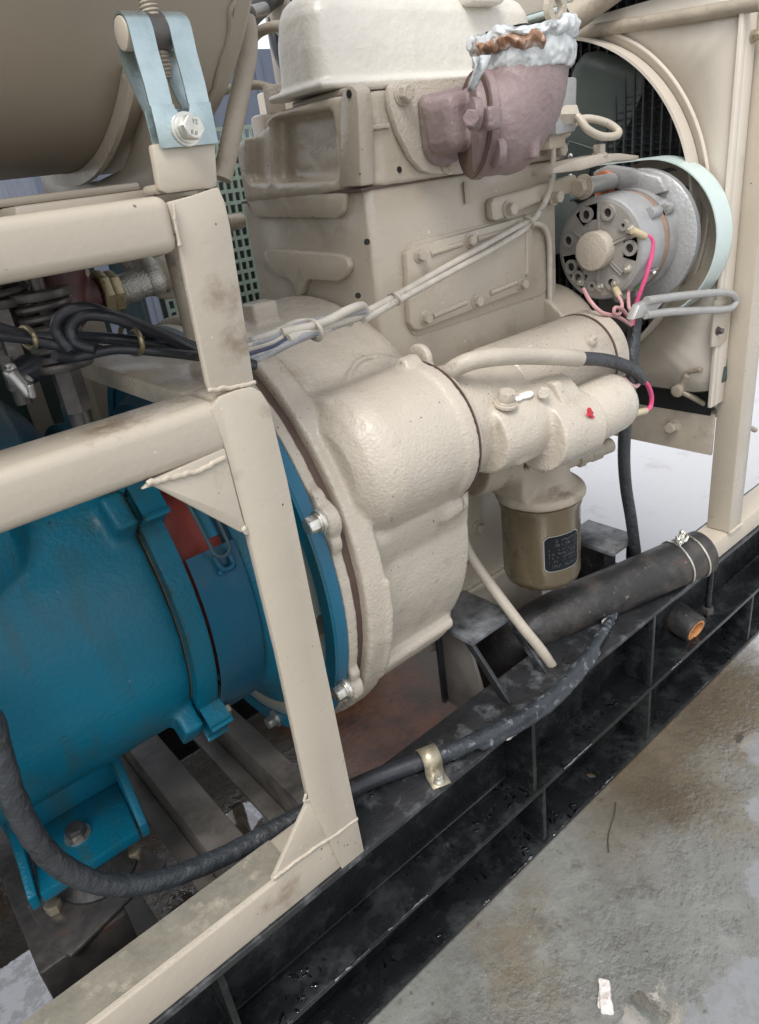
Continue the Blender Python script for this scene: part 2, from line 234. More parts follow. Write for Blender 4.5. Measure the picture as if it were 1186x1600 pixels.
# ------------------------------------------------------------------ mesh builder
def perp(d):
    d = Vector(d).normalized()
    a = Vector((0, 0, 1)) if abs(d.z) < 0.9 else Vector((1, 0, 0))
    u = d.cross(a).normalized(); return u, d.cross(u).normalized()
def spline(pts, n=8):
    pts = [Vector(p) for p in pts]
    if len(pts) < 3: return pts
    P = [2 * pts[0] - pts[1]] + pts + [2 * pts[-1] - pts[-2]]; out = []
    for i in range(1, len(P) - 2):
        for k in range(n):
            t = k / n; a, b, c, d = P[i - 1], P[i], P[i + 1], P[i + 2]
            out.append(0.5 * ((2 * b) + (c - a) * t + (2 * a - 5 * b + 4 * c - d) * t * t + (3 * b - a - 3 * c + d) * t ** 3))
    out.append(pts[-1]); return out
class MB:
    def __init__(s): s.bm = bmesh.new()
    def _add(s, t, bev=0, seg=2, ang=35):
        if bev:
            e = [x for x in t.edges if len(x.link_faces) == 2 and x.calc_face_angle(0) > math.radians(ang)]
            if e: bmesh.ops.bevel(t, geom=e, offset=bev, segments=seg, profile=0.5, affect='EDGES', clamp_overlap=True)
        bmesh.ops.recalc_face_normals(t, faces=t.faces)
        me = bpy.data.meshes.new('tmp'); t.to_mesh(me); t.free(); s.bm.from_mesh(me); bpy.data.meshes.remove(me); return s
    def box(s, x0, x1, y0, y1, z0, z1, bev=0.002, seg=2):
        t = bmesh.new(); bmesh.ops.create_cube(t, size=1)
        for v in t.verts: v.co = Vector(((x0 + x1) / 2 + v.co.x * (x1 - x0), (y0 + y1) / 2 + v.co.y * (y1 - y0), (z0 + z1) / 2 + v.co.z * (z1 - z0)))
        return s._add(t, bev, seg)
    def obox(s, c, u, v, w_, bev=0.002):
        """box at centre c with half-vectors u, v, w_"""
        t = bmesh.new(); bmesh.ops.create_cube(t, size=2); c = Vector(c); u = Vector(u); v = Vector(v); w_ = Vector(w_)
        for q in t.verts: q.co = c + u * q.co.x + v * q.co.y + w_ * q.co.z
        return s._add(t, bev)
    def plate(s, pts, off, bev=0.001):
        """polygon of 3D points extruded by vector off"""
        t = bmesh.new(); off = Vector(off)
        a = [t.verts.new(Vector(p)) for p in pts]; b = [t.verts.new(Vector(p) + off) for p in pts]; n = len(a)
        t.faces.new(a); t.faces.new(b[::-1])
        for i in range(n): t.faces.new((a[i], b[i], b[(i + 1) % n], a[(i + 1) % n]))
        bmesh.ops.recalc_face_normals(t, faces=t.faces)
        return s._add(t, bev)
    def prism(s, poly, ax, a0, a1, bev=0.002):
        i = 'xyz'.index(ax); pts = []
        for p in poly:
            q = list(p); q.insert(i, a0); pts.append(q)
        o = [0, 0, 0]; o[i] = a1 - a0
        return s.plate(pts, o, bev)
    def lathe(s, o, d, prof, seg=40, a0=0.0, a1=2 * PI, ref=None, bev=0):
        """profile [(distance along d, radius)], closed solid unless an arc"""
        t = bmesh.new(); o = Vector(o); d = Vector(d).normalized()
        if ref is None: u, v = perp(d)
        else: u = Vector(ref).normalized(); v = d.cross(u)
        full = abs(a1 - a0 - 2 * PI) < 1e-6; n = seg if full else seg + 1; rings = []
        for (h, r) in prof:
            if r < 1e-7: rings.append([t.verts.new(o + d * h)]); continue
            rings.append([t.verts.new(o + d * h + (u * math.cos(a0 + (a1 - a0) * k / seg) + v * math.sin(a0 + (a1 - a0) * k / seg)) * r) for k in range(n)])
        for A, B in zip(rings, rings[1:]):
            for k in range(seg):
                k2 = (k + 1) % n if full else k + 1
                if len(A) == 1 and len(B) == 1: continue
                if len(A) == 1: t.faces.new((A[0], B[k], B[k2]))
                elif len(B) == 1: t.faces.new((A[k], A[k2], B[0]))
                else: t.faces.new((A[k], A[k2], B[k2], B[k]))
        if full:
            for R in (rings[0], rings[-1]):
                if len(R) > 2: t.faces.new(R)
        return s._add(t, bev)
    def cyl(s, p0, p1, r, r2=None, seg=24, bev=0.0):
        p0 = Vector(p0); p1 = Vector(p1); h = (p1 - p0).length; r2 = r if r2 is None else r2
        if bev: prof = [(0, 0), (0, r - bev), (bev * 0.3, r - bev * 0.3), (bev, r), (h - bev, r2), (h - bev * 0.3, r2 - bev * 0.3), (h, r2 - bev), (h, 0)]
        else: prof = [(0, 0), (0, r), (h, r2), (h, 0)]
        return s.lathe(p0, p1 - p0, prof, seg)
    def ring(s, o, d, r_in, r_out, h, seg=48, bev=0):
        t = [(0, r_in), (0, r_out), (h, r_out), (h, r_in), (0, r_in)]
        tt = bmesh.new(); o = Vector(o); d = Vector(d).normalized(); u, v = perp(d); R = []
        for (hh, r) in t[:4]: R.append([tt.verts.new(o + d * hh + (u * math.cos(2 * PI * k / seg) + v * math.sin(2 * PI * k / seg)) * r) for k in range(seg)])
        for i in range(4):
            A, B = R[i], R[(i + 1) % 4]
            for k in range(seg): tt.faces.new((A[k], A[(k + 1) % seg], B[(k + 1) % seg], B[k]))
        return s._add(tt, bev)
    def tube(s, pts, r, seg=10, n=8, smooth=True, flat=None, jit=0.0):
        pts = spline(pts, n) if smooth else [Vector(p) for p in pts]
        t = bmesh.new(); rings = []; pn = None
        for i, p in enumerate(pts):
            d = (pts[min(i + 1, len(pts) - 1)] - pts[max(i - 1, 0)]).normalized()
            if pn is None: u, _ = perp(d)
            else:
                u = pn - d * pn.dot(d); u.normalize()
            pn = u; v = d.cross(u); rr = (r[0] + (r[1] - r[0]) * i / (len(pts) - 1)) if isinstance(r, tuple) else r
            rings.append([t.verts.new(p + (u * math.cos(2 * PI * k / seg) + v * math.sin(2 * PI * k / seg)) * rr * (1 + random.uniform(-jit, jit))) for k in range(seg)])
        for A, B in zip(rings, rings[1:]):
            for k in range(seg): t.faces.new((A[k], A[(k + 1) % seg], B[(k + 1) % seg], B[k]))
        t.faces.new(rings[0]); t.faces.new(rings[-1])
        return s._add(t)
    def sphere(s, c, r, sx=1, sy=1, sz=1, seg=16):
        t = bmesh.new(); bmesh.ops.create_uvsphere(t, u_segments=seg, v_segments=max(6, seg // 2), radius=1)
        for v in t.verts: v.co = Vector(c) + Vector((v.co.x * r * sx, v.co.y * r * sy, v.co.z * r * sz))
        return s._add(t)
    def helix(s, p0, p1, R, turns, r, seg=8, per=18):
        p0 = Vector(p0); p1 = Vector(p1); d = (p1 - p0); u, v = perp(d); n = int(turns * per)
        pts = [p0 + d * (i / n) + (u * math.cos(2 * PI * i / per) + v * math.sin(2 * PI * i / per)) * R for i in range(n + 1)]
        return s.tube(pts, r, seg, smooth=False)
    def build(s, name, m, parent=None, smooth=38):
        me = bpy.data.meshes.new(name); bb = s.bm
        c = Vector((0, 0, 0))
        if bb.verts:
            lo = Vector([min(v.co[i] for v in bb.verts) for i in range(3)]); hi = Vector([max(v.co[i] for v in bb.verts) for i in range(3)]); c = (lo + hi) / 2
            if parent is None: c.z = lo.z
        for v in bb.verts: v.co -= c
        bb.to_mesh(me); bb.free()
        for p in me.polygons: p.use_smooth = True
        if smooth: me.set_sharp_from_angle(angle=math.radians(smooth))
        me.materials.append(M[m] if isinstance(m, str) else m)
        o = bpy.data.objects.new(name, me); COL.objects.link(o); o.location = c
        WP[o] = c.copy()
        if parent is not None: o.parent = parent; o.matrix_parent_inverse = Matrix.Translation(-WP[parent])
        return o
WP = {}
def thing(name, loc, label, cat, group=None):
    o = bpy.data.objects.new(name, None); COL.objects.link(o); o.location = loc; o.empty_display_size = 0.05; WP[o] = Vector(loc)
    return tag(o, label, cat, group)
def tag(o, label=None, cat=None, group=None, kind=None):
    if label: o['label'] = label
    if cat: o['category'] = cat
    if group: o['group'] = group
    if kind: o['kind'] = kind
    return o
def cast(o, voxel=0.004, smooth=6, disp=0.0, dscale=0.05):
    m = o.modifiers.new('remesh', 'REMESH'); m.mode = 'VOXEL'; m.voxel_size = voxel; m.use_smooth_shade = True
    if smooth: k = o.modifiers.new('smooth', 'SMOOTH'); k.iterations = smooth; k.factor = 0.5
    if disp:
        tx = bpy.data.textures.new(o.name, 'CLOUDS'); tx.noise_scale = dscale; tx.noise_depth = 3
        d = o.modifiers.new('uneven', 'DISPLACE'); d.texture = tx; d.strength = disp; d.mid_level = 0.5
    return o
def drill(o, cutters):
    """cut real holes into o (the cutters are thrown away afterwards)"""
    c = cutters.build('cutter', 'hole')
    b = o.modifiers.new('cut', 'BOOLEAN'); b.operation = 'DIFFERENCE'; b.object = c; b.solver = 'EXACT'; b.use_self = True; b.use_hole_tolerant = True
    bpy.context.view_layer.update()
    me = bpy.data.meshes.new_from_object(o.evaluated_get(bpy.context.evaluated_depsgraph_get()))
    o.modifiers.clear(); old = o.data; o.data = me; bpy.data.meshes.remove(old); me.name = o.name
    for p in me.polygons: p.use_smooth = True
    me.set_sharp_from_angle(angle=math.radians(38))
    cm = c.data; bpy.data.objects.remove(c); bpy.data.meshes.remove(cm)
    return o
# bolts share mesh data; each is an object of its own
BOLT = {}
def bolt(p, d, r, m, parent, name='bolt', washer=True, h=None, spin=0.3, stud=False):
    key = (round(r, 5), m, washer, h, stud); p = Vector(p); d = Vector(d).normalized()
    hh = h or r * 1.15
    if key not in BOLT:
        b = MB(); z0 = 0.0
        if washer:
            b.cyl((0, 0, -0.002), (0, 0, r * 0.22), r * 1.35, seg=24, bev=r * 0.05); z0 = r * 0.22
            b.cyl((0, 0, z0), (0, 0, z0 + r * 0.18), r * 1.12, seg=20, bev=r * 0.04); z0 += r * 0.18
        t = bmesh.new(); bmesh.ops.create_cone(t, cap_ends=True, segments=6, radius1=r, radius2=r, depth=hh)
        for v in t.verts: v.co.z += z0 + hh / 2
        b._add(t, r * 0.07, 2, 20)
        b.cyl((0, 0, z0 + hh - r * 0.02), (0, 0, z0 + hh + r * 0.05), r * 0.78, seg=20)
        if stud: b.cyl((0, 0, z0), (0, 0, z0 + hh * 1.7), r * 0.5, seg=14, bev=r * 0.06)
        me = bpy.data.meshes.new('bolt'); b.bm.to_mesh(me); b.bm.free()
        for q in me.polygons: q.use_smooth = True
        me.set_sharp_from_angle(angle=math.radians(30)); me.materials.append(M[m]); BOLT[key] = me
    o = bpy.data.objects.new(name, BOLT[key]); COL.objects.link(o)
    o.matrix_basis = Matrix.Translation(p) @ d.to_track_quat('Z', 'Y').to_matrix().to_4x4() @ Matrix.Rotation(spin, 4, 'Z')
    o.parent = parent; o.matrix_parent_inverse = Matrix.Translation(-WP[parent])
    return o
X = Vector((1, 0, 0)); Y = Vector((0, 1, 0)); Z = Vector((0, 0, 1))
AX = Vector((0, 0.33, 0.58))          # crankshaft axis (along X)
def polar(x, r, deg):                   # point round the shaft axis; 0 deg faces the viewer (-Y), 90 deg is up
    a = math.radians(deg); return Vector((x, AX.y - r * math.cos(a), AX.z + r * math.sin(a)))

# ================================================================== ground
PUDDLES = [((-0.075, 0.40), 0.13), ((0.30, 0.42), 0.03), ((0.50, -0.285), 0.070), ((0.60, -0.33), 0.06), ((1.03, -0.175), 0.055), ((1.22, -0.13), 0.07), ((0.80, -0.30), 0.06), ((0.93, -0.24), 0.05), ((0.41, -0.20), 0.03), ((1.55, -0.02), 0.12), ((0.15, 0.34), 0.035)]
def ground_look(nt, L, pos, noise, ramp, mix, c):
    sp = N(nt, 'ShaderNodeSeparateXYZ'); L(pos, sp.inputs[0]); px, py = sp.outputs[0], sp.outputs[1]
    def op(o, a, b):
        n = N(nt, 'ShaderNodeMath', operation=o)
        for i, q in enumerate((a, b)):
            if isinstance(q, (int, float)): n.inputs[i].default_value = q
            else: L(q, n.inputs[i])
        return n.outputs[0]
    def mad(a, k, b): return op('ADD', op('MULTIPLY', a, k), b)
    mul = lambda a, b: op('MULTIPLY', a, b)
    wob = noise(5, 5, 0.6)
    # sandy blotches, fine aggregate, pits
    c = mix(ramp(noise(3.2, 6, 0.6), 0.56, 0.76), c, (0.165, 0.135, 0.09))
    c = mix(ramp(noise(11, 6, 0.7), 0.50, 0.72), c, (0.235, 0.24, 0.222))
    c = mix(ramp(noise(17, 5, 0.7), 0.58, 0.68), c, (0.12, 0.118, 0.105))
    c = mix(ramp(noise(70, 3, 0.6), 0.62, 0.74), c, (0.085, 0.08, 0.07))
    c = mix(ramp(noise(24, 4, 0.7), 0.70, 0.76), c, (0.05, 0.046, 0.04))
    c = mix(ramp(noise(13, 3, 0.5), 0.74, 0.80), c, (0.22, 0.12, 0.055))
    # rusty mud in the lee of the skid
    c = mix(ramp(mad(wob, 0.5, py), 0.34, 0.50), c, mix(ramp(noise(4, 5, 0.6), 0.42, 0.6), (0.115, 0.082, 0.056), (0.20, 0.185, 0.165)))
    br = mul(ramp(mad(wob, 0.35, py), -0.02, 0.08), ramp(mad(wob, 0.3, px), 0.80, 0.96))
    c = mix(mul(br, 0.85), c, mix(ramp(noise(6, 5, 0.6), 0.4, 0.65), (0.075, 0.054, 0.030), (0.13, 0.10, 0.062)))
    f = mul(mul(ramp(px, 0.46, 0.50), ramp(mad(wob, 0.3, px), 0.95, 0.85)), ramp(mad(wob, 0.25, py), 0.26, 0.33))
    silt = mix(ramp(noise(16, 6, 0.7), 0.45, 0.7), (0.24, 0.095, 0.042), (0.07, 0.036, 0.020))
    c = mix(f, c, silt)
    # sky reflection on the wet concrete farther off, painted as a pale zone
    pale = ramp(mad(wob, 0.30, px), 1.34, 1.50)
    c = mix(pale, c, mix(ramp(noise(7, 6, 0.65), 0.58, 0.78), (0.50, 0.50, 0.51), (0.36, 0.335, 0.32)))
    # standing water: ragged pools that are darker, smooth and flat; damp rippled film round them
    pool = None
    rag = mad(noise(9, 7, 0.68), 0.16, -0.08)
    for (qx, qy), r in PUDDLES:
        d = op('SQRT', op('ADD', op('POWER', op('ABSOLUTE', op('SUBTRACT', px, qx), 0), 2.0), op('POWER', op('ABSOLUTE', op('SUBTRACT', py, qy), 0), 2.0)), 0)
        q = op('SUBTRACT', d, r); pool = q if pool is None else op('MINIMUM', pool, q)
    pool = op('ADD', pool, rag)
    wet = ramp(pool, 0.006, -0.002); film = mul(ramp(pool, 0.26, 0.03), ramp(noise(34, 6, 0.75), 0.44, 0.52))
    c = mix(mul(film, 0.25), c, (0.10, 0.098, 0.088)); c = mix(mul(wet, 0.3), c, (0.07, 0.066, 0.058))
    rr = op('MAXIMUM', op('SUBTRACT', op('SUBTRACT', 0.34, mul(film, 0.27)), mul(wet, 0.45)), 0.015)
    bm_ = op('SUBTRACT', op('ADD', 1.0, mul(film, 1.5)), mul(wet, 2.46)); bm_ = op('MAXIMUM', bm_, 0.04)
    bs = nt.nodes['Principled BSDF']; L(op('ADD', 0.55, mul(wet, 0.45)), bs.inputs['Specular IOR Level']); L(op('ADD', 1.5, op('ADD', mul(wet, 0.7), mul(film, 0.5))), bs.inputs['IOR'])
    return c, rr, bm_
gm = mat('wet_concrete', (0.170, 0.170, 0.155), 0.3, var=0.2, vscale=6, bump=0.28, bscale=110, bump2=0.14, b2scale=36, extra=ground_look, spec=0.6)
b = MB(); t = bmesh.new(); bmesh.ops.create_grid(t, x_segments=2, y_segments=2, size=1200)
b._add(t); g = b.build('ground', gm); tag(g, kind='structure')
def beads(name, pts, rmin, rmax, parent=None, flat=0.4):
    """pts: (x, y, z) spots on a horizontal face"""
    bm = bmesh.new()
    for (x, y, z) in pts:
        r = rmin + (rmax - rmin) * random.random() ** 2.5; a = random.uniform(0, PI); st = random.uniform(1, 3.5)
        ring = []
        for k in range(7):
            q = 2 * PI * k / 7; lx, ly = r * st * math.cos(q), r * math.sin(q)
            ring.append((lx * math.cos(a) - ly * math.sin(a), lx * math.sin(a) + ly * math.cos(a)))
        lo = [bm.verts.new((x + u, y + v, z)) for u, v in ring]; mi = [bm.verts.new((x + u * .75, y + v * .75, z + r * flat * .75)) for u, v in ring]; tp = bm.verts.new((x, y, z + r * flat))
        for k in range(7):
            k2 = (k + 1) % 7; bm.faces.new((lo[k], lo[k2], mi[k2], mi[k])); bm.faces.new((mi[k], mi[k2], tp))
    me = bpy.data.meshes.new(name); bm.to_mesh(me); bm.free()
    for p in me.polygons: p.use_smooth = True
    me.materials.append(M['droplet']); o = bpy.data.objects.new(name, me); COL.objects.link(o); WP[o] = Vector((0, 0, 0))
    if parent is not None: o.parent = parent; o.matrix_parent_inverse = Matrix.Translation(-WP[parent])
    o['kind'] = 'stuff'; return o
b = MB(); b.tube([at(u, v, 'z', 0.0012) for u, v in ((962, 1254), (960, 1272), (954, 1292), (950, 1310), (951, 1332))], 0.0011, 6, 6); tag(b.build('thin_wire', 'steel_dark'), 'short thin dark wire lying on the wet concrete beside the skid', 'wire')
# small litter
b = MB()
b.obox((0.491, -0.190, 0.006), (0.012, 0.009, 0.001), (-0.004, 0.0055, 0.0), (0, 0.001, 0.004), 0.001); b.obox((0.478, -0.201, 0.005), (0.005, 0.004, 0.001), (-0.005, 0.006, 0), (0, 0.001, 0.0042), 0.001); b.obox((0.484, -0.192, 0.004), (0.008, 0.005, 0.002), (-0.006, 0.004, 0.001), (0, 0.001, 0.002), 0.001)
tag(cast(b.build('paper_scrap', 'litter'), 0.0010, 2, 0.004, 0.008), 'wet crumpled white paper scrap with an orange edge on the concrete', 'litter')

# ================================================================== black skid
SK = thing('skid_base', (0.5, 0.05, 0.0), 'wet black steel skid base of two stacked open channels under the machine', 'skid')
XR0, XR1 = -0.9, 2.6
def flange(name, y1, z0, z1, holes=(), m='black'):
    b = MB(); b.box(XR0, XR1, 0.0, y1, z0, z1, 0.0015); o = b.build(name, m, SK)
    if holes:
        c = MB()
        for hx, hy, hr in holes: c.cyl((hx, hy, z0 - 0.02), (hx, hy, z1 + 0.02), hr, seg=28)
        drill(o, c)
    return o
flange('top_flange', 0.086, 0.284, 0.293, (), 'black_worn')
flange('middle_flange', 0.058, 0.127, 0.136, [(0.4385, 0.030, 0.0085), (0.80, 0.030, 0.0085), (0.02, 0.03, 0.0085)])
flange('bottom_flange', 0.058, 0.004, 0.0125, [(0.20, 0.030, 0.009), (0.78, 0.03, 0.009)])
b = MB(); b.box(XR0, XR1, 0.056, 0.063, 0.1365, 0.2835, 0.001); b.build('upper_web', 'black', SK)
b = MB(); b.box(XR0, XR1, 0.056, 0.063, 0.013, 0.1265, 0.001); b.build('lower_web', 'black', SK)
for rx in (0.095, 0.598, 0.915, 1.50): b = MB(); b.box(rx - 0.004, rx + 0.004, 0.002, 0.0555, 0.1365, 0.2835, 0.001); b.build('stiffener_rib', 'black', SK)
for rx in (0.12, 0.617, 0.914, 1.30, 1.62): b = MB(); b.box(rx - 0.004, rx + 0.004, 0.002, 0.0555, 0.013, 0.1265, 0.001); b.build('stiffener_rib', 'black', SK)
b = MB(); b.tube([(XR0, 0.055, 0.137), (0.0, 0.055, 0.138), (0.59, 0.055, 0.137)], 0.0022, 6, 2, jit=0.4); b.build('weld_seam', 'black', SK)
b = MB(); b.box(XR0, 0.75, 0.60, 0.68, 0.03, 0.16, 0.003); b.build('rear_rail', 'black', SK)
# cross bars between the rails
def cross_bar(x0, x1, zt, h, m='grey_bar'):
    b = MB(); b.box(x0, x1, 0.064, 0.60, zt - h, zt, 0.003); o = b.build('cross_bar', m, SK)
    b = MB(); b.box(x0 - 0.025, x0 - 0.0005, 0.064, 0.60, zt - h, zt - h + 0.008, 0.001); b.build('bar_lip', m, o)
cross_bar(0.160, 0.206, 0.270, 0.055)
cross_bar(0.283, 0.318, 0.270, 0.060)
cross_bar(1.02, 1.06, 0.26, 0.06, 'black')
b = MB(); b.box(-0.045, 0.052, 0.135, 0.60, 0.235, 0.2915, 0.004); b.build('cross_bar', 'steel_dark', SK)
b = MB(); b.box(0.052, 0.088, 0.064, 0.30, 0.120, 0.145, 0.002); b.build('cross_bar', 'grey_bar', SK)
# engine mount brackets on the rail
def mount(x0, x1, y0, y1, z, m='black_worn', slope=True):
    b = MB(); b.box(x0, x1, y0, y1, z - 0.008, z, 0.001); pl = b.build('mount_plate', 'black_scuffed', SK)
    for xx in (x0 + 0.002, x1 - 0.008):
        b = MB()
        if slope:      # flat bar legs sloping from the plate to the rail, open side panels behind
            b.plate([(xx, y0 + 0.002, z - 0.0085), (xx, y0 + 0.020, z - 0.0085), (xx, 0.052, 0.2945), (xx, 0.034, 0.2945)], (0.0065, 0, 0), 0.001)
        else: b.plate([(xx, y0, z - 0.0085), (xx, y0 + 0.02, z - 0.0085), (xx, y0 + 0.02, 0.20), (xx, y0, 0.20)], (0.0065, 0, 0), 0.001)
        b.build('mount_leg', m, SK)
    b = MB(); b.plate([(x0 + 0.02, y0 + 0.035, z - 0.0085), (x0 + 0.02, y1 - 0.02, z - 0.0085), (x0 + 0.02, y1 - 0.02, 0.2), (x0 + 0.02, 0.0865, 0.2)], (0.006, 0, 0), 0.001); b.build('mount_side', 'grey_bar' if slope else m, SK)
    b = MB(); b.box(x0 + 0.012, x1 - 0.003, y1 - 0.02, y1 - 0.012, 0.2, z - 0.0085, 0.001); b.build('mount_back', m, SK)
mount(0.585, 0.680, 0.098, 0.205, 0.374)
mount(0.935, 1.015, 0.095, 0.20, 0.362, slope=False)
# water beads on the flanges
pts = []
def spill(n, xr, yr, z):
    cl = [(random.uniform(*xr), random.uniform(*yr)) for _ in range(max(1, n // 12))]
    for _ in range(n):
        cx, cy = random.choice(cl); pts.append((random.gauss(cx, 0.018), min(yr[1], max(yr[0], random.gauss(cy, 0.007))), z))
spill(110, (0.05, 0.60), (0.004, 0.05), 0.136); spill(70, (0.62, 1.1), (0.004, 0.05), 0.136)
spill(100, (0.15, 0.9), (0.003, 0.05), 0.0125); spill(110, (0.85, 1.35), (0.003, 0.05), 0.0125); spill(60, (0.36, 0.8), (0.004, 0.08), 0.293)
beads('water_beads', pts, 0.0006, 0.0030, SK, 0.22)
# water hanging along the flange lips
b = MB()
for z in (0.1315, 0.009):
    x = 0.0
    while x < 1.2:
        ln = random.uniform(0.01, 0.09)
        if random.random() < 0.5: b.tube([(x + ln * k / 6, -0.0004, z + 0.0042 + random.uniform(-.0008, .0008)) for k in range(7)], random.uniform(0.0008, 0.0016), 6, 3, jit=0.35)
        x += ln + random.uniform(0.005, 0.08)
o = b.build('water_film', 'wet_edge', SK); o['kind'] = 'stuff'

# ================================================================== tan tube frame
FR = thing('machine_frame', (0.26, 0.03, 0.293), 'beige painted steel frame of posts and beams welded along the front of the machine', 'frame')
b = MB(); b.box(-1.0, 0.236, 0.0, 0.06, 0.9645, 1.0025, 0.009, 4); b.build('upper_beam', 'tan', FR)
b = MB(); b.box(-1.0, 0.2405, 0.0, 0.06, 0.8106, 0.8535, 0.010, 4); b.build('lower_beam', 'tan', FR)
b = MB(); b.box(-1.0, 0.2872, 0.002, 0.052, 0.2935, 0.347, 0.004, 3); b.build('bottom_rail', 'tan', FR)
b = MB(); b.box(-1.0, 0.20, 0.0075, 0.0505, 0.3472, 0.3482, 0.0); b.build('rail_top', 'tan_wet', FR)
def flat(name, poly, y, th, m, parent, bev=0.0015):
    b = MB(); b.plate([at(u, v, 'y', y) for u, v in poly], (0, th, 0), bev); return b.build(name, m, parent)
# upper post: angle iron
up = [(281, 392), (262, 316), (300, 306), (342, 292), (352, 315), (360, 350), (398, 600), (330, 616), (324, 600)]
flat('upper_post', up, 0.0035, 0.006, 'tan', FR)
b = MB(); b.plate([(0.268, 0.0095, 0.862), (0.274, 0.0095, 0.862), (0.279, 0.0095, 1.0), (0.273, 0.0095, 1.0)], (0, 0.05, 0), 0.001); b.build('post_flange', 'tan', FR)
lp = [(330, 640), (345, 621), (372, 610), (395, 605), (408, 612), (421, 634), (449, 750), (500, 1000), (552, 1250), (569, 1330), (535, 1358), (483, 1250), (434, 1022), (388, 834), (350, 690)]
flat('lower_post', lp, -0.0005, 0.0075, 'tan', FR, 0.0006)
b = MB(); b.plate([(0.279, 0.007, 0.2945), (0.2855, 0.007, 0.2945), (0.272, 0.007, 0.855), (0.2655, 0.007, 0.855)], (0, 0.05, 0), 0.001); b.build('post_flange', 'tan', FR)
b = MB(); b.box(0.2405, 0.266, 0.008, 0.06, 0.82, 0.8535, 0.006); b.build('joint_cap', 'tan', FR)
flat('corner_gusset', [(222, 766), (236, 752), (352, 700), (380, 810), (389, 834), (376, 832), (240, 760)], 0.0, 0.006, 'tan', FR)
fg = [(486, 1236), (478, 1262), (426, 1377), (470, 1346), (535, 1300), (528, 1250), (505, 1240)]
flat('foot_gusset', fg, 0.0008, 0.0055, 'tan', FR, 0.0006)
def weld(pts, r, seg=8, jit=0.12):
    r *= 0.60; pts = [p + Y * r * 0.45 + Vector((random.uniform(-1, 1), 0, random.uniform(-1, 1))) * r * 0.35 for p in spline(pts, 5)]
    b = MB(); b.tube(pts, r, seg, 3, jit=jit); return cast(b.build('weld_bead', 'tan', FR), 0.0011, 4)
weld(path('y', (231, 757, -.001), (262, 748, -.001), (290, 742, -.001), (322, 731, -.001), (352, 714, -.001)), 0.0045)
weld(path('y', (428, 1374, -.001), (470, 1342, -.001), (515, 1311, -.001), (560, 1279, -.001)), 0.0038)
weld(path('y', (326, 611, .003), (350, 607, .003), (375, 603, .003), (402, 598, .003)), 0.0035)
weld(path('y', (484, 1250, 0), (476, 1252, 0), (480, 1240, 0)), 0.003)
weld(path('y', (388, 836, -.001), (381, 828, -.001), (386, 824, -.001)), 0.0035)
weld(path('y', (272, 318, .0), (274, 345, .0), (280, 375, .0), (284, 382, 0.0), (278, 384, 0)), 0.0025)
weld([(x, 0.0035, 0.3462 + random.uniform(-.0006, .0006)) for x in [-.5 + .05 * k for k in range(14)]], 0.0020)
# cross tubes running back from the joints
b = MB(); b.box(0.2335, 0.30, 0.0605, 0.62, 0.8325, 0.8528, 0.003); b.build('cross_beam', 'tan_block', FR)
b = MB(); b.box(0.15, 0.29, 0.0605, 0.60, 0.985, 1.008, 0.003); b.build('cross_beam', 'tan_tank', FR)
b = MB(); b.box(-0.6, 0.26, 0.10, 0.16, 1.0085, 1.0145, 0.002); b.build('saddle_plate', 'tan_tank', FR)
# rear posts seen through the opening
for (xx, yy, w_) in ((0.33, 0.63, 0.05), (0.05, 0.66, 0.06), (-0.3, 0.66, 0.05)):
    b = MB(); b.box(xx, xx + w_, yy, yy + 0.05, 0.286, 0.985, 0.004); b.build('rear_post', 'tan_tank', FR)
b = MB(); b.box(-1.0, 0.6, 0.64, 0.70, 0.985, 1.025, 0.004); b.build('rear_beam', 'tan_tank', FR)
# right-hand corner post and its foot rail
b = MB(); b.box(1.153, 1.200, 0.0, 0.042, 0.335, 1.45, 0.003); b.build('corner_post', 'tan', FR)
b = MB(); b.box(1.085, 2.5, 0.002, 0.05, 0.2935, 0.334, 0.004); b.build('foot_rail', 'tan', FR)
b = MB(); b.tube([(1.153, -0.001, 0.336), (1.175, -0.001, 0.3365), (1.2, -0.001, 0.336)], 0.003, 8, 6, jit=.2); b.build('weld_bead', 'tan', FR)
# angle iron cross member to the rear at the radiator end
b = MB(); b.box(1.150, 1.156, 0.043, 0.62, 0.478, 0.552, 0.001); b.box(1.1565, 1.25, 0.043, 0.62, 0.546, 0.552, 0.001); cm_ = b.build('radiator_cross_member', 'tan_block', FR)
bolt((1.150, 0.115, 0.520), -X, 0.010, 'tan_block', FR)
# tab carrying the tank strap
tab = [(237, 225), (337, 222), (341, 285), (333, 294), (262, 303), (250, 298)]
flat('strap_tab', tab, 0.016, 0.008, 'tan', FR, 0.002)
b = MB(); b.box(0.2405, 0.284, 0.0165, 0.055, 1.0025, 1.010, 0.003); b.build('tab_foot', 'tan', FR)

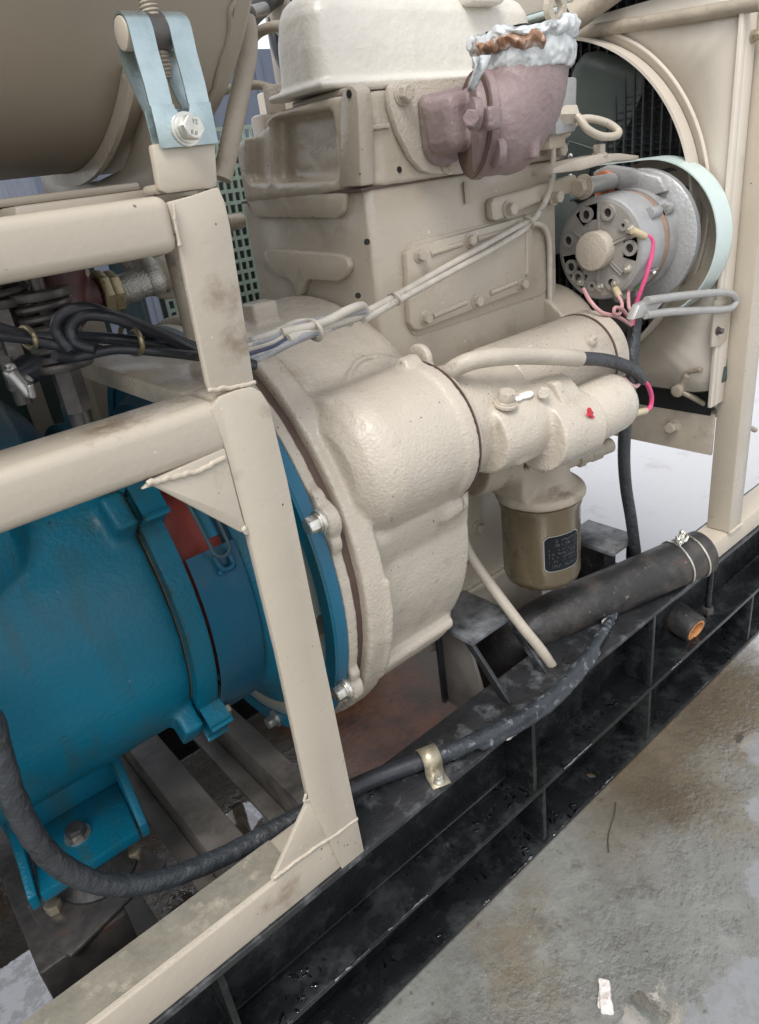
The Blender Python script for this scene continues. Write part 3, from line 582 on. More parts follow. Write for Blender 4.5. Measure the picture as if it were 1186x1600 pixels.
# ================================================================== air tank
TK = thing('air_tank', (-0.2, 0.30, 1.03), 'large beige cylindrical air tank lying across the top left on the frame', 'tank')
TO = Vector((0, 0.30, 1.33)); TR = 0.295
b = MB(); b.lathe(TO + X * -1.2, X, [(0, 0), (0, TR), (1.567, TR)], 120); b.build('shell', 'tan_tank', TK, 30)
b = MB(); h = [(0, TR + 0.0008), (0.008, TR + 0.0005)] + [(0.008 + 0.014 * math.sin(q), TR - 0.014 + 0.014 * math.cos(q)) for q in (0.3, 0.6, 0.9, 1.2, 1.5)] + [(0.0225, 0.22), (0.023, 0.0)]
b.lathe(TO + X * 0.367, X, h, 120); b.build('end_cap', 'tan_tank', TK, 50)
b = MB(); pts = []
for k in range(150):
    a = 2 * PI * k / 150; pts.append((0.367 + random.uniform(-1, 1) * 0.0022 + 0.003 * math.sin(9 * a) * (k % 3 == 0), TO.y + (TR + .0003) * math.cos(a), TO.z + (TR + .0003) * math.sin(a)))
b.tube(pts + [pts[0]], 0.0022, 6, 3, jit=0.25); b.build('weld_seam', 'tan_tank', TK)
# saddle band wrapped under the tank, with a standing rim
def arc(x, r, a0, a1, n=30):
    return [(x, TO.y - r * math.cos(math.radians(a0 + (a1 - a0) * k / n)), TO.z + r * math.sin(math.radians(a0 + (a1 - a0) * k / n))) for k in range(n + 1)]
def band(b, x0, x1, r0_, r1_, a0, a1, n=40):
    t = bmesh.new(); R = [[t.verts.new(p) for p in arc(x, r, a0, a1, n)] for x, r in ((x0, r0_), (x0, r1_), (x1, r1_), (x1, r0_))]
    for i in range(4):
        A, B = R[i], R[(i + 1) % 4]
        for k in range(n): t.faces.new((A[k], A[k + 1], B[k + 1], B[k]))
    t.faces.new([r[0] for r in R]); t.faces.new([r[-1] for r in R])
    b._add(t, 0.001)
b = MB(); band(b, 0.283, 0.345, TR + 0.0006, TR + 0.005, -52, -150); o = b.build('saddle_band', 'tan_tank', TK, 30)
b = MB(); band(b, 0.278, 0.2835, TR + 0.0004, TR + 0.013, -52, -150); b.build('saddle_rim', 'tan', TK, 30)
b = MB(); b.box(0.2775, 0.300, 0.118, 0.128, 1.086, 1.0935, 0.002); b.build('saddle_lip', 'tan', TK)
b = MB(); b.plate([(0.30, 0.13, 1.008), (0.30, 0.47, 1.008), (0.30, 0.47, 1.08), (0.30, 0.38, 1.0305), (0.30, 0.30, 1.024), (0.30, 0.22, 1.0305), (0.30, 0.14, 1.075)], (0.008, 0, 0), 0.001); b.build('saddle_web', 'tan_tank', TK)

# ================================================================== zinc strap clamp
CL = thing('tank_clamp', (0.268, 0.02, 1.03), 'shiny zinc strap clamp with a slotted fork bolted to the beige tab below the tank', 'clamp')
def strap_profile(x0, x1, zlow):
    """sheet folded round the pin: front leg, loop, back leg"""
    c = Vector((0, 0.031, 1.1015)); r = 0.0125; P = []
    P.append((0.0146, 1.0305)); P.append((0.0146, 1.0565)); P.append((0.0152, 1.07)); P.append((c.y - r - 0.0005, 1.088))
    for k in range(11):
        a = PI - 0.08 - (PI - 0.05) * k / 10; P.append((c.y + r * math.cos(a), c.z + r * math.sin(a)))
    P += [(0.0425, 1.085), (0.033, 1.065), (0.0262, 1.0540), (0.0255, 1.0305)]
    P = [p for p in P if p[1] >= zlow - 1e-6]
    return P
def sheet(b, prof, x0, x1, th=0.0016):
    t = bmesh.new(); n = len(prof); A = []
    for i, (y, z) in enumerate(prof):
        a = Vector(prof[max(0, i - 1)]); c = Vector(prof[min(n - 1, i + 1)]); d = (c - a).normalized(); nn = Vector((d.y, -d.x)) * th
        A.append([t.verts.new((x, y + nn.x * k, z + nn.y * k)) for x in (x0, x1) for k in (0, 1)])
    for p, q in zip(A, A[1:]):
        for i, j in ((0, 1), (1, 3), (3, 2), (2, 0)): t.faces.new((p[i], p[j], q[j], q[i]))
    t.faces.new((A[0][0], A[0][1], A[0][3], A[0][2])); t.faces.new((A[-1][0], A[-1][1], A[-1][3], A[-1][2]))
    b._add(t, 0.0003)
b = MB()
full = strap_profile(0, 0, 1.0); 
for (x0, x1) in ((0.2435, 0.2605), (0.2725, 0.2890)): sheet(b, strap_profile(0, 0, 1.0535), x0, x1)
# lower plate with the round end of the slot
poly = [(0.2435, 1.031), (0.2890, 1.031), (0.2890, 1.0572), (0.2725, 1.0572)] + [(0.2665 + 0.006 * math.cos(a), 1.0572 - 0.007 * math.sin(a)) for a in [PI * k / 10 for k in range(1, 10)]] + [(0.2605, 1.0572), (0.2435, 1.0572)]
b.plate([(x, 0.0130, z) for x, z in poly], (0, 0.0016, 0), 0.0003)
b.plate([(x, 0.0245, z) for x, z in [(0.2435, 1.031), (0.2890, 1.031), (0.2890, 1.0555), (0.2435, 1.0555)]], (0, 0.0014, 0), 0.0003)
b.build('strap_fork', 'zinc', CL)
b = MB(); b.cyl((0.2425, 0.031, 1.1015), (0.2900, 0.031, 1.1015), 0.0100, seg=32, bev=0.001); pn = b.build('pin', 'tan', CL)
b = MB(); b.cyl((0.2585, 0.031, 1.1015), (0.2745, 0.031, 1.1015), 0.0118, seg=32); b.build('pin_sleeve', 'steel_dark', CL)
b = MB(); b.cyl((0.2672, 0.031, 1.075), (0.2672, 0.031, 1.20), 0.0052, seg=20); b.helix((0.2672, 0.031, 1.076), (0.2672, 0.031, 1.20), 0.0052, 50, 0.0011, 6, 14); b.build('threaded_rod', 'tan_dirty', CL)
cb = bolt(at(290, 202, 'y', 0.0128), -Y, 0.0082, 'bolt', CL, h=0.010)
def stamp(txt, p, right, up, size, m, parent):
    cu = bpy.data.curves.new('mark', 'FONT'); cu.body = txt; cu.size = size; cu.extrude = 0.00008; cu.align_x = 'CENTER'; cu.resolution_u = 2
    to = bpy.data.objects.new('mark', cu); COL.objects.link(to); bpy.context.view_layer.update()
    me = bpy.data.meshes.new_from_object(to.evaluated_get(bpy.context.evaluated_depsgraph_get())); bpy.data.objects.remove(to); bpy.data.curves.remove(cu)
    right = Vector(right).normalized(); up = Vector(up).normalized(); nn = right.cross(up)
    for v in me.vertices: v.co = right * v.co.x + up * v.co.y + nn * v.co.z
    me.materials.clear(); me.materials.append(M[m]); me.name = 'stamped_mark'
    o = bpy.data.objects.new('stamped_mark', me); COL.objects.link(o); o.location = p; WP[o] = Vector(p); o.parent = parent; o.matrix_parent_inverse = Matrix.Translation(-WP[parent]); return o
hp_ = at(290, 202, 'y', 0.0128) - Y * (0.0082 * 0.40 + 0.010 + 0.00045)
rt_ = Vector((0.95, 0, -0.30)); uq_ = Vector((0.30, 0, 0.95))
stamp('YS', hp_ + uq_ * 0.0018, rt_, uq_, 0.0044, 'steel_dark', CL); stamp('8.8', hp_ - uq_ * 0.0050, rt_, uq_, 0.0042, 'steel_dark', CL)

# ================================================================== blue compressor
CP = thing('screw_compressor', (0.1, 0.33, 0.29), 'glossy blue rotary compressor casing beside the front frame, left of the beige engine', 'compressor')
b = MB()
b.lathe((-0.75, AX.y, AX.z), X, [(0, 0), (0, 0.193), (0.93, 0.193), (0.9502, 0.1905), (0.9502, 0)], 64)
b.lathe((-0.75, 0.40, 0.70), X, [(0, 0), (0, 0.15), (0.84, 0.15), (0.90, 0.13), (0.93, 0.09), (0.93, 0)], 48)
b.lathe((-0.75, 0.235, 0.725), X, [(0, 0), (0, 0.085), (0.78, 0.082), (0.84, 0.06), (0.86, 0.03), (0.86, 0)], 40)
b.box(-0.70, 0.05, 0.29, 0.46, 0.37, 0.45, 0.02)
for dg in (43, -38): 
    c = polar(0.187, 0.200, dg); u = polar(0, 1, dg) - Vector((0, AX.y, AX.z)); v = X.cross(u)
    b.obox(c, X * 0.0115, u * 0.021, v * 0.020, 0.005)
cas = cast(b.build('casing', 'blue', CP), 0.0040, 14, 0.0012, 0.08)
b = MB(); b.ring((0.2006, AX.y, AX.z), X, 0.12, 0.203, 0.024, 96, 0.002); fr_ = b.build('flange_ring', 'blue', CP)
b = MB(); b.ring((0.1992, AX.y, AX.z), X, 0.12, 0.1885, 0.0012, 96); b.build('joint_gasket', 'filter', CP)
for dg in (43, -38, 90, 66):
    c = polar(0.2145, 0.206, dg); u = polar(0, 1, dg) - Vector((0, AX.y, AX.z)); v = X.cross(u)
    b = MB(); b.obox(c + X * 0.0005, X * 0.0085, u * 0.022, v * 0.019, 0.005); b.build('flange_lug', 'blue', CP)
    if dg < 0: bolt(c + X * 0.0105 + u * 0.008, X, 0.0075, 'bolt_yellow', CP)
# coupling inside, red
b = MB(); b.lathe((0.2247, AX.y, AX.z), X, [(0, 0), (0, 0.170), (0.02, 0.172), (0.03, 0.166), (0.066, 0.166), (0.066, 0)], 72); b.build('coupling', 'red', CP)
# adapter bell with windows: two bridge ribs, then the plate
b = MB()
for dg in (56, 70): 
    c = polar(0.255, 0.196, dg); u = polar(0, 1, dg) - Vector((0, AX.y, AX.z)); v = X.cross(u); b.obox(c, X * 0.031, u * 0.008, v * 0.022, 0.003)
b.build('bridge_rib', 'blue', CP)
b = MB(); b.lathe((0.2856, AX.y, AX.z), X, [(0, 0.16), (0, 0.202), (0.010, 0.207), (0.030, 0.220), (0.043, 0.240), (0.0460, 0.246), (0.0460, 0.16), (0, 0.16)], 96); b.build('adapter_bell', 'blue', CP)
b = MB(); b.ring((0.332, AX.y, AX.z), X, 0.15, 0.2845, 0.0145, 128)
ap = b.build('adapter_plate', 'blue_plate', CP)
c = MB(); hole_px = [(497, 962), (503, 960), (508, 972), (507, 985), (509, 992), (502, 1003), (494, 996), (490, 980)]
c.plate([at(u, v, 'x', 0.332) - X * 0.02 for u, v in hole_px], (0.05, 0, 0), 0); drill(ap, c); p = at(500, 982, 'x', 0.332)
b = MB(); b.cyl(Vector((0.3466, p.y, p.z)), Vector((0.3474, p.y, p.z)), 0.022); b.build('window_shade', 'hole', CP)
b = MB(); b.ring((0.3285, AX.y, AX.z), X, 0.266, 0.2842, 0.0034, 128, 0.001); b.build('plate_rim', 'blue', CP)
# sheet metal cover strapped round the coupling window
t = bmesh.new(); R = []
for r in (0.2065, 0.2080):
    R.append([[t.verts.new(polar(x, r, a)) for a in [24 - 2.9 * k for k in range(38)]] for x in (0.2270, 0.2835)])
for k in range(37):
    for (A, B) in ((R[0][0], R[0][1]), (R[1][1], R[1][0]), (R[0][1], R[1][1]), (R[1][0], R[0][0])): t.faces.new((A[k], A[k + 1], B[k + 1], B[k]))
for k in (0, 37): t.faces.new((R[0][0][k], R[0][1][k], R[1][1][k], R[1][0][k]))
b = MB(); b._add(t, 0.0004); cov = b.build('cover_sheet', 'blue_sheet', CP)
# over-centre latch of bent wire
la = polar(0.262, 0.212, 22); u = polar(0, 1, 22) - Vector((0, AX.y, AX.z))
def pp(x, dg, r): return polar(x, r, dg)
b = MB(); lo = []
for k in range(17):
    a = PI * k / 16; lo.append(pp(0.262 - 0.0095 * math.cos(a), 23.5 - 2.5 * math.sin(a), 0.221))
lo = [pp(0.250, 48, 0.211), pp(0.2515, 38, 0.219)] + lo + [pp(0.2725, 38, 0.219), pp(0.272, 48, 0.211)]
b.tube(lo, 0.0021, 8, 3); b.build('latch_wire', 'blue_dusty', cov)
b = MB(); b.obox(pp(0.262, 32, 0.2125), X * 0.0062, (pp(0, 33, 1) - pp(0, 31, 1)).normalized() * 0.019, u * 0.0022, 0.001); b.build('latch_lever', 'blue', cov)
b = MB(); b.tube([pp(0.255, 21.5, 0.212), pp(0.257, 18, 0.214), pp(0.264, 17, 0.215), pp(0.271, 18, 0.214), pp(0.271, 22, 0.212)], 0.0028, 8, 5)
for xx in (0.256, 0.263, 0.270): b.sphere(pp(xx, 16.6, 0.2095), 0.0042)
b.build('latch_hook', 'blue_sheet', cov)
b = MB(); b.obox(pp(0.262, 50, 0.208), X * 0.026, (pp(0, 51, 1) - pp(0, 49, 1)).normalized() * 0.014, (pp(0, 50, 1) - pp(0, 50, 0)) * 0.0015, 0.001); b.build('latch_plate', 'blue_sheet', CP)
# mounting foot
FZ = 0.345
foot = [at(40, 1290, 'z', FZ), at(185, 1222, 'z', FZ), at(216, 1297, 'z', FZ), at(62, 1398, 'z', FZ)]
b = MB(); b.plate(foot, (0, 0, -0.016), 0.003)
A, B, Cc, D = foot
up_ = Vector((0, 0.05, 0.0))
b.plate([B + Vector((0.002, 0.03, -0.01)), Cc + Vector((0.002, 0, -0.016)), Cc + Vector((0.002, 0, 0.004)), B + Vector((0.002, 0.0, 0.05)), B + Vector((0.002, 0.04, 0.07))], (0.010, 0, 0), 0.002)
b.plate([A + Vector((-0.012, 0.03, -0.01)), D + Vector((-0.012, 0, -0.016)), D + Vector((-0.012, 0, 0.004)), A + Vector((-0.012, 0.0, 0.05)), A + Vector((-0.012, 0.04, 0.07))], (0.010, 0, 0), 0.002)
b.box(-0.02, 0.115, 0.275, 0.33, 0.33, 0.42, 0.006)
ft = b.build('mounting_foot', 'blue', CP)
fc = at(122, 1305, 'z', FZ)
b = MB(); b.ring(fc + Z * 0.0003, Z, 0.008, 0.0155, 0.002, 28); b.build('washer', 'bolt', CP)
bolt(fc + Z * 0.0022, Z, 0.0115, 'steel_dark', CP, washer=False, h=0.012)
# bolts that hold the blue plate to the flywheel housing
for (uu, vv) in ((497, 816), (538, 1077)):
    bolt(Vector((0.3284, *at(uu, vv, 'x', 0.327)[1:])), -X, 0.0092, 'bolt', CP, h=0.011)
for dg in (68, 110, -72): bolt(polar(0.3284, 0.276, dg), -X, 0.0092, 'steel', CP, h=0.011)
# rubber mount under the foot
RM = thing('rubber_mount', (0.03, 0.18, 0.293), 'round black rubber mount with two bolts under the blue compressor foot', 'mount')
b = MB(); b.lathe((fc.x + 0.004, fc.y - 0.018, 0.2925), Z, [(0, 0), (0, 0.046), (0.010, 0.046), (0.018, 0.037), (0.036, 0.032), (0.036, 0)], 40); b.build('rubber_cone', 'rubber', RM)
b = MB(); b.plate([Vector((*at(u, v, 'z', 0.300)[:2], 0.2925)) for u, v in ((40, 1415), (215, 1318), (260, 1345), (110, 1492), (78, 1478))], (0, 0, 0.006), 0.002); b.build('base_plate', 'steel_dark', RM)
for (uu, vv) in ((86, 1421), (211, 1338)): bolt(at(uu, vv, 'z', 0.2985), Z, 0.0095, 'bolt_yellow', RM, washer=False)

# ================================================================== engine
EN = thing('diesel_engine', (0.7, 0.33, 0.30), 'beige painted diesel engine block with recessed head windows, side cover and cast flywheel housing', 'engine')
PK = Vector((0.402, 0.100, 0.710))
YS = 0.19                              # near side of the block
# flywheel housing: thin bolt flange, brown gap, cast drum with the starter pocket
b = MB(); b.ring((0.349, AX.y, AX.z), X, 0.16, 0.283, 0.0145, 128, 0.002)
BD = (20.5, -26.5, 66, 112, -71)
for dg in BD:
    c = polar(0.3475, 0.280, dg); b.cyl(c, c + X * 0.018, 0.021, seg=28, bev=0.003)
    for s_ in (-1, 1):
        e = polar(0.349, 0.277, dg + s_ * 5); b.cyl(e, e + X * 0.0145, 0.014, seg=20, bev=0.002)
cast(b.build('housing_flange', 'tan_cast', EN), 0.0024, 4, 0.0016, 0.02)
b = MB(); b.ring((0.5405, PK.y, PK.z), X, 0.05, 0.0872, 0.0016, 72); b.build('starter_gasket', 'rust', EN)
b = MB(); b.ring((0.3634, AX.y, AX.z), X, 0.18, 0.277, 0.011, 128); b.build('gasket_ring', 'rust', EN)
b = MB()
def drum_r(x, dg):
    """radius of the casting: full at the flange, a flat recessed panel low on the near side"""
    rim = 0.290 if x < 0.403 else 0.290 - 0.010 * min(1, (x - 0.403) / 0.006)
    if x > 0.545: rim -= 0.010 * ((x - 0.545) / 0.023) ** 2
    low = 0.290 if x < 0.409 else 0.262
    d = (dg + 180) % 360 - 180
    if d > -38: f = min(1, max(0, (d + 38) / 2.5))
    else: f = 0
    if d > 2: f = min(f, max(0, 1 - (d - 2) / 8))
    return rim + (low - rim) * f
t = bmesh.new(); xs = [0.374, 0.386, 0.398, 0.403, 0.406, 0.4095, 0.413, 0.43, 0.45, 0.48, 0.51, 0.54, 0.55, 0.56, 0.568]; nd = 240; R = []
for x in xs: R.append([t.verts.new(polar(x, drum_r(x, 360 * k / nd), 360 * k / nd)) for k in range(nd)])
for A, B in zip(R, R[1:]):
    for k in range(nd): t.faces.new((A[k], A[(k + 1) % nd], B[(k + 1) % nd], B[k]))
t.faces.new(R[0]); t.faces.new(R[-1]); b._add(t)
# starter pocket bulging out of the drum
PK = Vector((0.402, 0.100, 0.710))
b.lathe(PK - X * 0.012, X, [(0, 0), (0.0, 0.050), (0.012, 0.068), (0.026, 0.079), (0.040, 0.083), (0.150, 0.0850), (0.150, 0)], 56)
b.obox((0.470, 0.155, 0.712), X * 0.068, Y * 0.06, Z * 0.078, 0.012)
b.obox((0.475, 0.170, 0.775), X * 0.066, (Y * 0.062 + Z * 0.030), (Z * 0.024 - Y * 0.012), 0.010)
b.plate([(0.396, 0.075, 0.648), (0.542, 0.075, 0.640), (0.542, 0.13, 0.612), (0.396, 0.13, 0.620)], (0, 0.01, 0.05), 0.008)
b.lathe((0.523, PK.y, PK.z), X, [(0, 0), (0, 0.0875), (0.017, 0.0875), (0.017, 0)], 56)
b.cyl((0.515, 0.066, 0.628), (0.540, 0.066, 0.628), 0.021, seg=24); b.sphere((0.520, 0.066, 0.628), 0.022, 1.0, 1, 1)
b.cyl((0.515, 0.105, 0.793), (0.540, 0.105, 0.793), 0.013, seg=24)
# raised foundry ribs and lip
b.tube([polar(0.405, 0.287, a) for a in (-30, -20, -8, 2)] , 0.006, 8, 6)
b.tube([polar(x, 0.269, -36.5) for x in (0.41, 0.45, 0.5, 0.56)], 0.011, 8, 5)
b.tube([polar(0.40, 0.287, 40), polar(0.45, 0.286, 46), polar(0.50, 0.284, 52), polar(0.545, 0.281, 49), polar(0.555, 0.280, 42)], 0.0030, 8, 8)
b.obox(polar(0.445, 0.290, 78), X * 0.018, Y * 0.015, Z * 0.012, 0.003)
b.box(0.40, 0.565, 0.25, 0.42, 0.30, 0.42, 0.01)
hs_ = cast(b.build('flywheel_housing', 'tan_cast', EN), 0.0027, 5, 0.0014, 0.03)
b = MB()
for (uu, vv, y_) in ((565, 1052, 0.10), (490, 742, 0.05), (700, 810, 0.06)): pass
b.bm.free()
# cylinder block
XB = 0.566
blk = [(XB, 0.197), (XB + 0.008, YS), (0.915, YS), (0.92, YS + 0.006), (0.92, 0.47), (XB, 0.47)]
b = MB(); b.prism(blk, 'z', 0.60, 0.9805, 0.003); b.prism([(XB + 0.03, YS + 0.012), (0.90, YS + 0.012), (0.90, 0.45), (XB + 0.03, 0.45)], 'z', 0.36, 0.61, 0.004)
b.box(XB + 0.02, 0.91, YS - 0.005, 0.46, 0.545, 0.57, 0.006)
block = b.build('cylinder_block', 'tan_block', EN)
# raised pads on the rear face of the block
def pad(name, poly, x, th, m='tan_block', bev=0.003):
    b = MB(); b.plate([at(u, v, 'x', x - th) for u, v in poly], (th, 0, 0), bev); return b.build(name, m, EN)
pad('rear_pad', [(378, 303), (538, 301), (535, 332), (524, 342), (397, 340)], XB + 0.0004, 0.010, bev=0.004)
pad('rear_pad', [(410, 394), (418, 389), (528, 398), (541, 405), (545, 418), (538, 432), (527, 440), (480, 437), (473, 448), (470, 462), (462, 462), (455, 442), (448, 435), (418, 428), (411, 418)], XB + 0.0004, 0.011, bev=0.003)
# head with recessed windows
HZ0, HZ1 = 0.9815, 1.078
hd = [(0.553, 0.262), (0.560, 0.222), (0.580, 0.192), (0.592, 0.185), (0.925, 0.185), (0.93, 0.19), (0.93, 0.47), (0.60, 0.485), (0.553, 0.440)]
b = MB(); b.prism(hd, 'z', HZ0, HZ1, 0.004)
bp_ = bmesh.ops.bisect_plane(b.bm, geom=b.bm.verts[:] + b.bm.edges[:] + b.bm.faces[:], plane_co=(0.553, 0.327, 1.0785), plane_no=Vector((0, 0.24, 1)).normalized(), clear_outer=True)
bmesh.ops.holes_fill(b.bm, edges=[e_ for e_ in bp_['geom_cut'] if isinstance(e_, bmesh.types.BMEdge)], sides=0); bmesh.ops.recalc_face_normals(b.bm, faces=b.bm.faces)
hz = b.build('cylinder_head', 'tan_block', EN)
c = MB()
wp = [at(u, v, 'x', 0.553) for u, v in ((421, 187), (507, 172), (513, 178), (521, 278), (516, 284), (433, 286), (424, 280))]
c.plate([p - X * 0.02 for p in wp], (0.042, 0, 0), 0.006)
wp = [at(u, v, 'x', 0.553) for u, v in ((384, 208), (414, 190), (418, 196), (420, 280), (416, 285), (392, 286), (386, 276))]
c.plate([p - X * 0.02 for p in wp], (0.036, 0, 0), 0.005)
drill(hz, c); bv = hz.modifiers.new('edges', 'BEVEL'); bv.width = 0.0022; bv.segments = 2; bv.limit_method = 'ANGLE'
cast(hz, 0.0030, 3, 0.0016, 0.025)
# lugs, ridge and clamp boss on the head
b = MB()
b.cyl((0.578, 0.176, 1.0705), (0.603, 0.176, 1.0705), 0.004)
b.bm.free(); b = MB()
pl = [(530, 162), (534, 140), (541, 133), (549, 133), (557, 141), (560, 170), (564, 292), (528, 294)]
b.plate([at(u, v, 'x', 0.5560) for u, v in pl], (0.022, 0.0, 0), 0.004); lug = b.build('head_lug', 'tan_block', EN)
b = MB(); p = at(545, 147, 'x', 0.5552); b.cyl(p, p + X * 0.002, 0.0042, seg=16); b.build('lug_hole', 'hole', EN)
b = MB(); b.box(0.575, 0.93, 0.187, 0.325, 1.0787, 1.0860, 0.003); b.build('head_top_plate', 'tan_cast', EN)
b = MB(); b.tube([at(u, v, 'y', 0.1835) for u, v in ((566, 201), (585, 199), (606, 196))], 0.0028, 8, 5, jit=.2); b.build('casting_line', 'tan_block', EN)
b = MB(); b.box(0.558, 0.932, 0.1885, 0.46, 0.9795, 0.9825, 0.0); b.build('head_gasket', 'rust', EN)
# valve cover
VC = [(0.553, 0.205), (0.93, 0.205), (0.93, 0.46), (0.553, 0.46)]
b = MB()
t = bmesh.new(); rings = []
for z, ins in ((1.088, 0.0), (1.130, 0.003), (1.165, 0.008), (1.178, 0.014), (1.186, 0.024), (1.189, 0.036)):
    x0, x1, y0, y1 = 0.557 + ins, 0.95 - ins, 0.232 + ins, 0.335 - ins * 0.7; r = 0.026; R = []
    for (cx, cy, a0) in ((x1 - r, y1 - r, 0), (x0 + r, y1 - r, 90), (x0 + r, y0 + r, 180), (x1 - r, y0 + r, 270)):
        for k in range(7):
            a = math.radians(a0 + 15 * k); R.append(t.verts.new((cx + r * math.cos(a), cy + r * math.sin(a), z)))
    rings.append(R)
for A, B in zip(rings, rings[1:]):
    n = len(A)
    for k in range(n): t.faces.new((A[k], A[(k + 1) % n], B[(k + 1) % n], B[k]))
t.faces.new(rings[0]); t.faces.new(rings[-1]); b._add(t)
b.box(0.550, 0.955, 0.225, 0.340, 1.0870, 1.0955, 0.003)
cast(b.build('valve_cover', 'cream', EN), 0.003, 6, 0.003, 0.05)
b = MB(); b.box(0.80, 0.86, 0.22, 0.26, 1.17, 1.20, 0.006); b.build('cover_boss', 'cream', EN)
b = MB(); c0 = at(868, 12, 'y', 0.21); b.ring(c0 - Y * 0.004, Y, 0.010, 0.020, 0.009, 28, 0.002); b.build('lifting_eye', 'tan_cast', EN)
b = MB(); b.obox(c0 - Z * 0.03, X * 0.012, Y * 0.004, Z * 0.016, 0.002); b.build('eye_stem', 'tan_cast', EN)
# side inspection cover
sc_ = [(632, 394), (642, 384), (836, 331), (846, 338), (852, 350), (833, 440), (826, 452), (658, 517), (647, 514), (640, 504)]
sc_ = [(636, 396), (645, 387), (829, 335), (832, 340), (833, 440), (828, 450), (657, 516), (648, 516), (641, 505)]
b = MB(); b.plate([at(u, v, 'y', YS - 0.0105) for u, v in sc_], (0, 0.010, 0), 0.0022); cv = b.build('side_cover', 'tan_block', EN)
fl_ = [(630, 400), (634, 386), (645, 378), (846, 328), (855, 336), (860, 350), (853, 452), (845, 460), (656, 524), (644, 524), (636, 512)]
b = MB(); b.plate([at(u, v, 'y', YS + 0.001) for u, v in fl_], (0, -0.003, 0), 0.001); b.build('cover_seat', 'tan_block', EN)
b = MB()
for a_, b_ in (((672, 397), (720, 381)), ((745, 374), (805, 357)), ((676, 494), (728, 472)), ((765, 458), (806, 441)), ((822, 362), (822, 428))):
    b = MB(); b.tube([at(u, v, 'y', YS - 0.0094) for u, v in (a_, b_)], 0.0042, 10, 2); b.build('pressed_rib', 'tan_block', cv)
for (u, v) in ((655, 399), (733, 376), (664, 497), (744, 471), (815, 444), (815, 352)): bolt(at(u, v, 'y', YS - 0.0105), -Y, 0.0070, 'tan_block', EN, washer=True, h=0.006, spin=random.random())
# alternator bracket bar along the block, with two bolts
br_ = [(768, 318), (772, 309), (838, 291), (900, 272), (904, 285), (900, 300), (838, 318), (776, 346), (770, 342)]
b = MB(); b.plate([at(u, v, 'y', YS - 0.013) for u, v in br_], (0, 0.012, 0), 0.003); b.build('bracket_bar', 'tan_block', EN)
bolt(at(794, 327, 'y', YS - 0.0135), -Y, 0.0085, 'tan_block', EN, h=0.008)
bolt(at(866, 308, 'y', YS - 0.0135), -Y, 0.0085, 'tan_block', EN, h=0.008)
b = MB(); b.tube([at(u, v, 'y', YS - 0.003) for u, v in ((728, 284), (730, 318))], 0.003, 8, 3, jit=.3); b.build('casting_line', 'tan_block', EN)
for (u, v) in ((624, 265), (574, 378), (560, 462)):
    b = MB(); p = at(u, v, 'y', 0.1845 if u > 600 else YS); b.cyl(p - Y * 0.0006, p + Y * 0.002, 0.0035, seg=14); b.build('screw_hole', 'hole', EN)
# timing case beyond the block, pulley side
b = MB(); b.box(0.921, 0.965, 0.23, 0.44, 0.50, 0.96, 0.008); b.lathe((0.966, 0.33, 0.58), X, [(0, 0), (0, 0.10), (0.06, 0.10), (0.06, 0)], 48); b.build('timing_case', 'tan_block', EN)
b = MB(); b.lathe((0.885, 0.235, 0.70), X, [(0, 0), (0, 0.105), (0.07, 0.105), (0.08, 0.095), (0.08, 0)], 48); cast(b.build('front_housing', 'tan_block', EN), 0.004, 5)
# oil pan
b = MB(); b.prism([(0.60, 0.36), (0.60, 0.28), (0.90, 0.22), (0.90, 0.36)], 'y', 0.215, 0.44, 0.012); b.build('oil_pan', 'tan_block', EN)
b = MB(); b.box(0.59, 0.91, 0.195, 0.455, 0.360, 0.372, 0.003); b.build('pan_flange', 'tan_block', EN)
for xx in (0.63, 0.69, 0.75, 0.81): bolt((xx, 0.205, 0.372), Z, 0.006, 'tan_block', EN, washer=False)
for (u, v) in ((745, 824), (737, 872)): bolt(at(u, v, 'y', YS + 0.011), -Y, 0.008, 'tan_block', EN)
# rear cap and stub pipe at the back of the head
b = MB(); p = at(428, 150, 'x', 0.60); b.cyl(p - Z * 0.02, p + Z * 0.012, 0.013, seg=6, bev=0.001); b.build('union_nut', 'tan_cast', EN)
b = MB(); b.tube([p + Z * 0.008, p + Vector((-0.015, 0.02, 0.016)), p + Vector((-0.05, 0.06, 0.014)), p + Vector((-0.09, 0.12, 0.0))], 0.0055, 10, 6); b.build('fuel_pipe', 'tan_dirty', EN)
b = MB(); q = at(378, 345, 'x', XB + 0.06); b.cyl(q, q - X * 0.03 - Y * 0.005, 0.012, seg=24, bev=.002); b.cyl(q - X * 0.03, q - X * 0.04, 0.0145, seg=24, bev=.002); b.build('coolant_plug', 'tan_block', EN)
b = MB(); b.box(0.62, 0.66, 0.465, 0.50, 0.86, 1.09, 0.006); b.build('rear_column', 'tan_block', EN)

# exhaust / intake elbow with purple primer
EX = thing('outlet_elbow', (0.70, 0.09, 1.0), 'purple brown primed cast elbow bolted to the beige cylinder head, wrapped with film on top', 'elbow')
fp = [(609, 140), (613, 130), (622, 127), (660, 124), (735, 118), (800, 116), (852, 150), (858, 215), (846, 234), (800, 252), (720, 272), (676, 272), (660, 266), (644, 248), (622, 205), (610, 165)]
b = MB(); b.plate([at(u, v, 'y', 0.1745) for u, v in fp], (0, 0.010, 0), 0.003); b.build('mounting_flange', 'tan_cast', EX)
b = MB()
A = at(665, 190, 'y', 0.165); B_ = at(705, 185, 'y', 0.118); Cq = at(758, 190, 'y', 0.098)
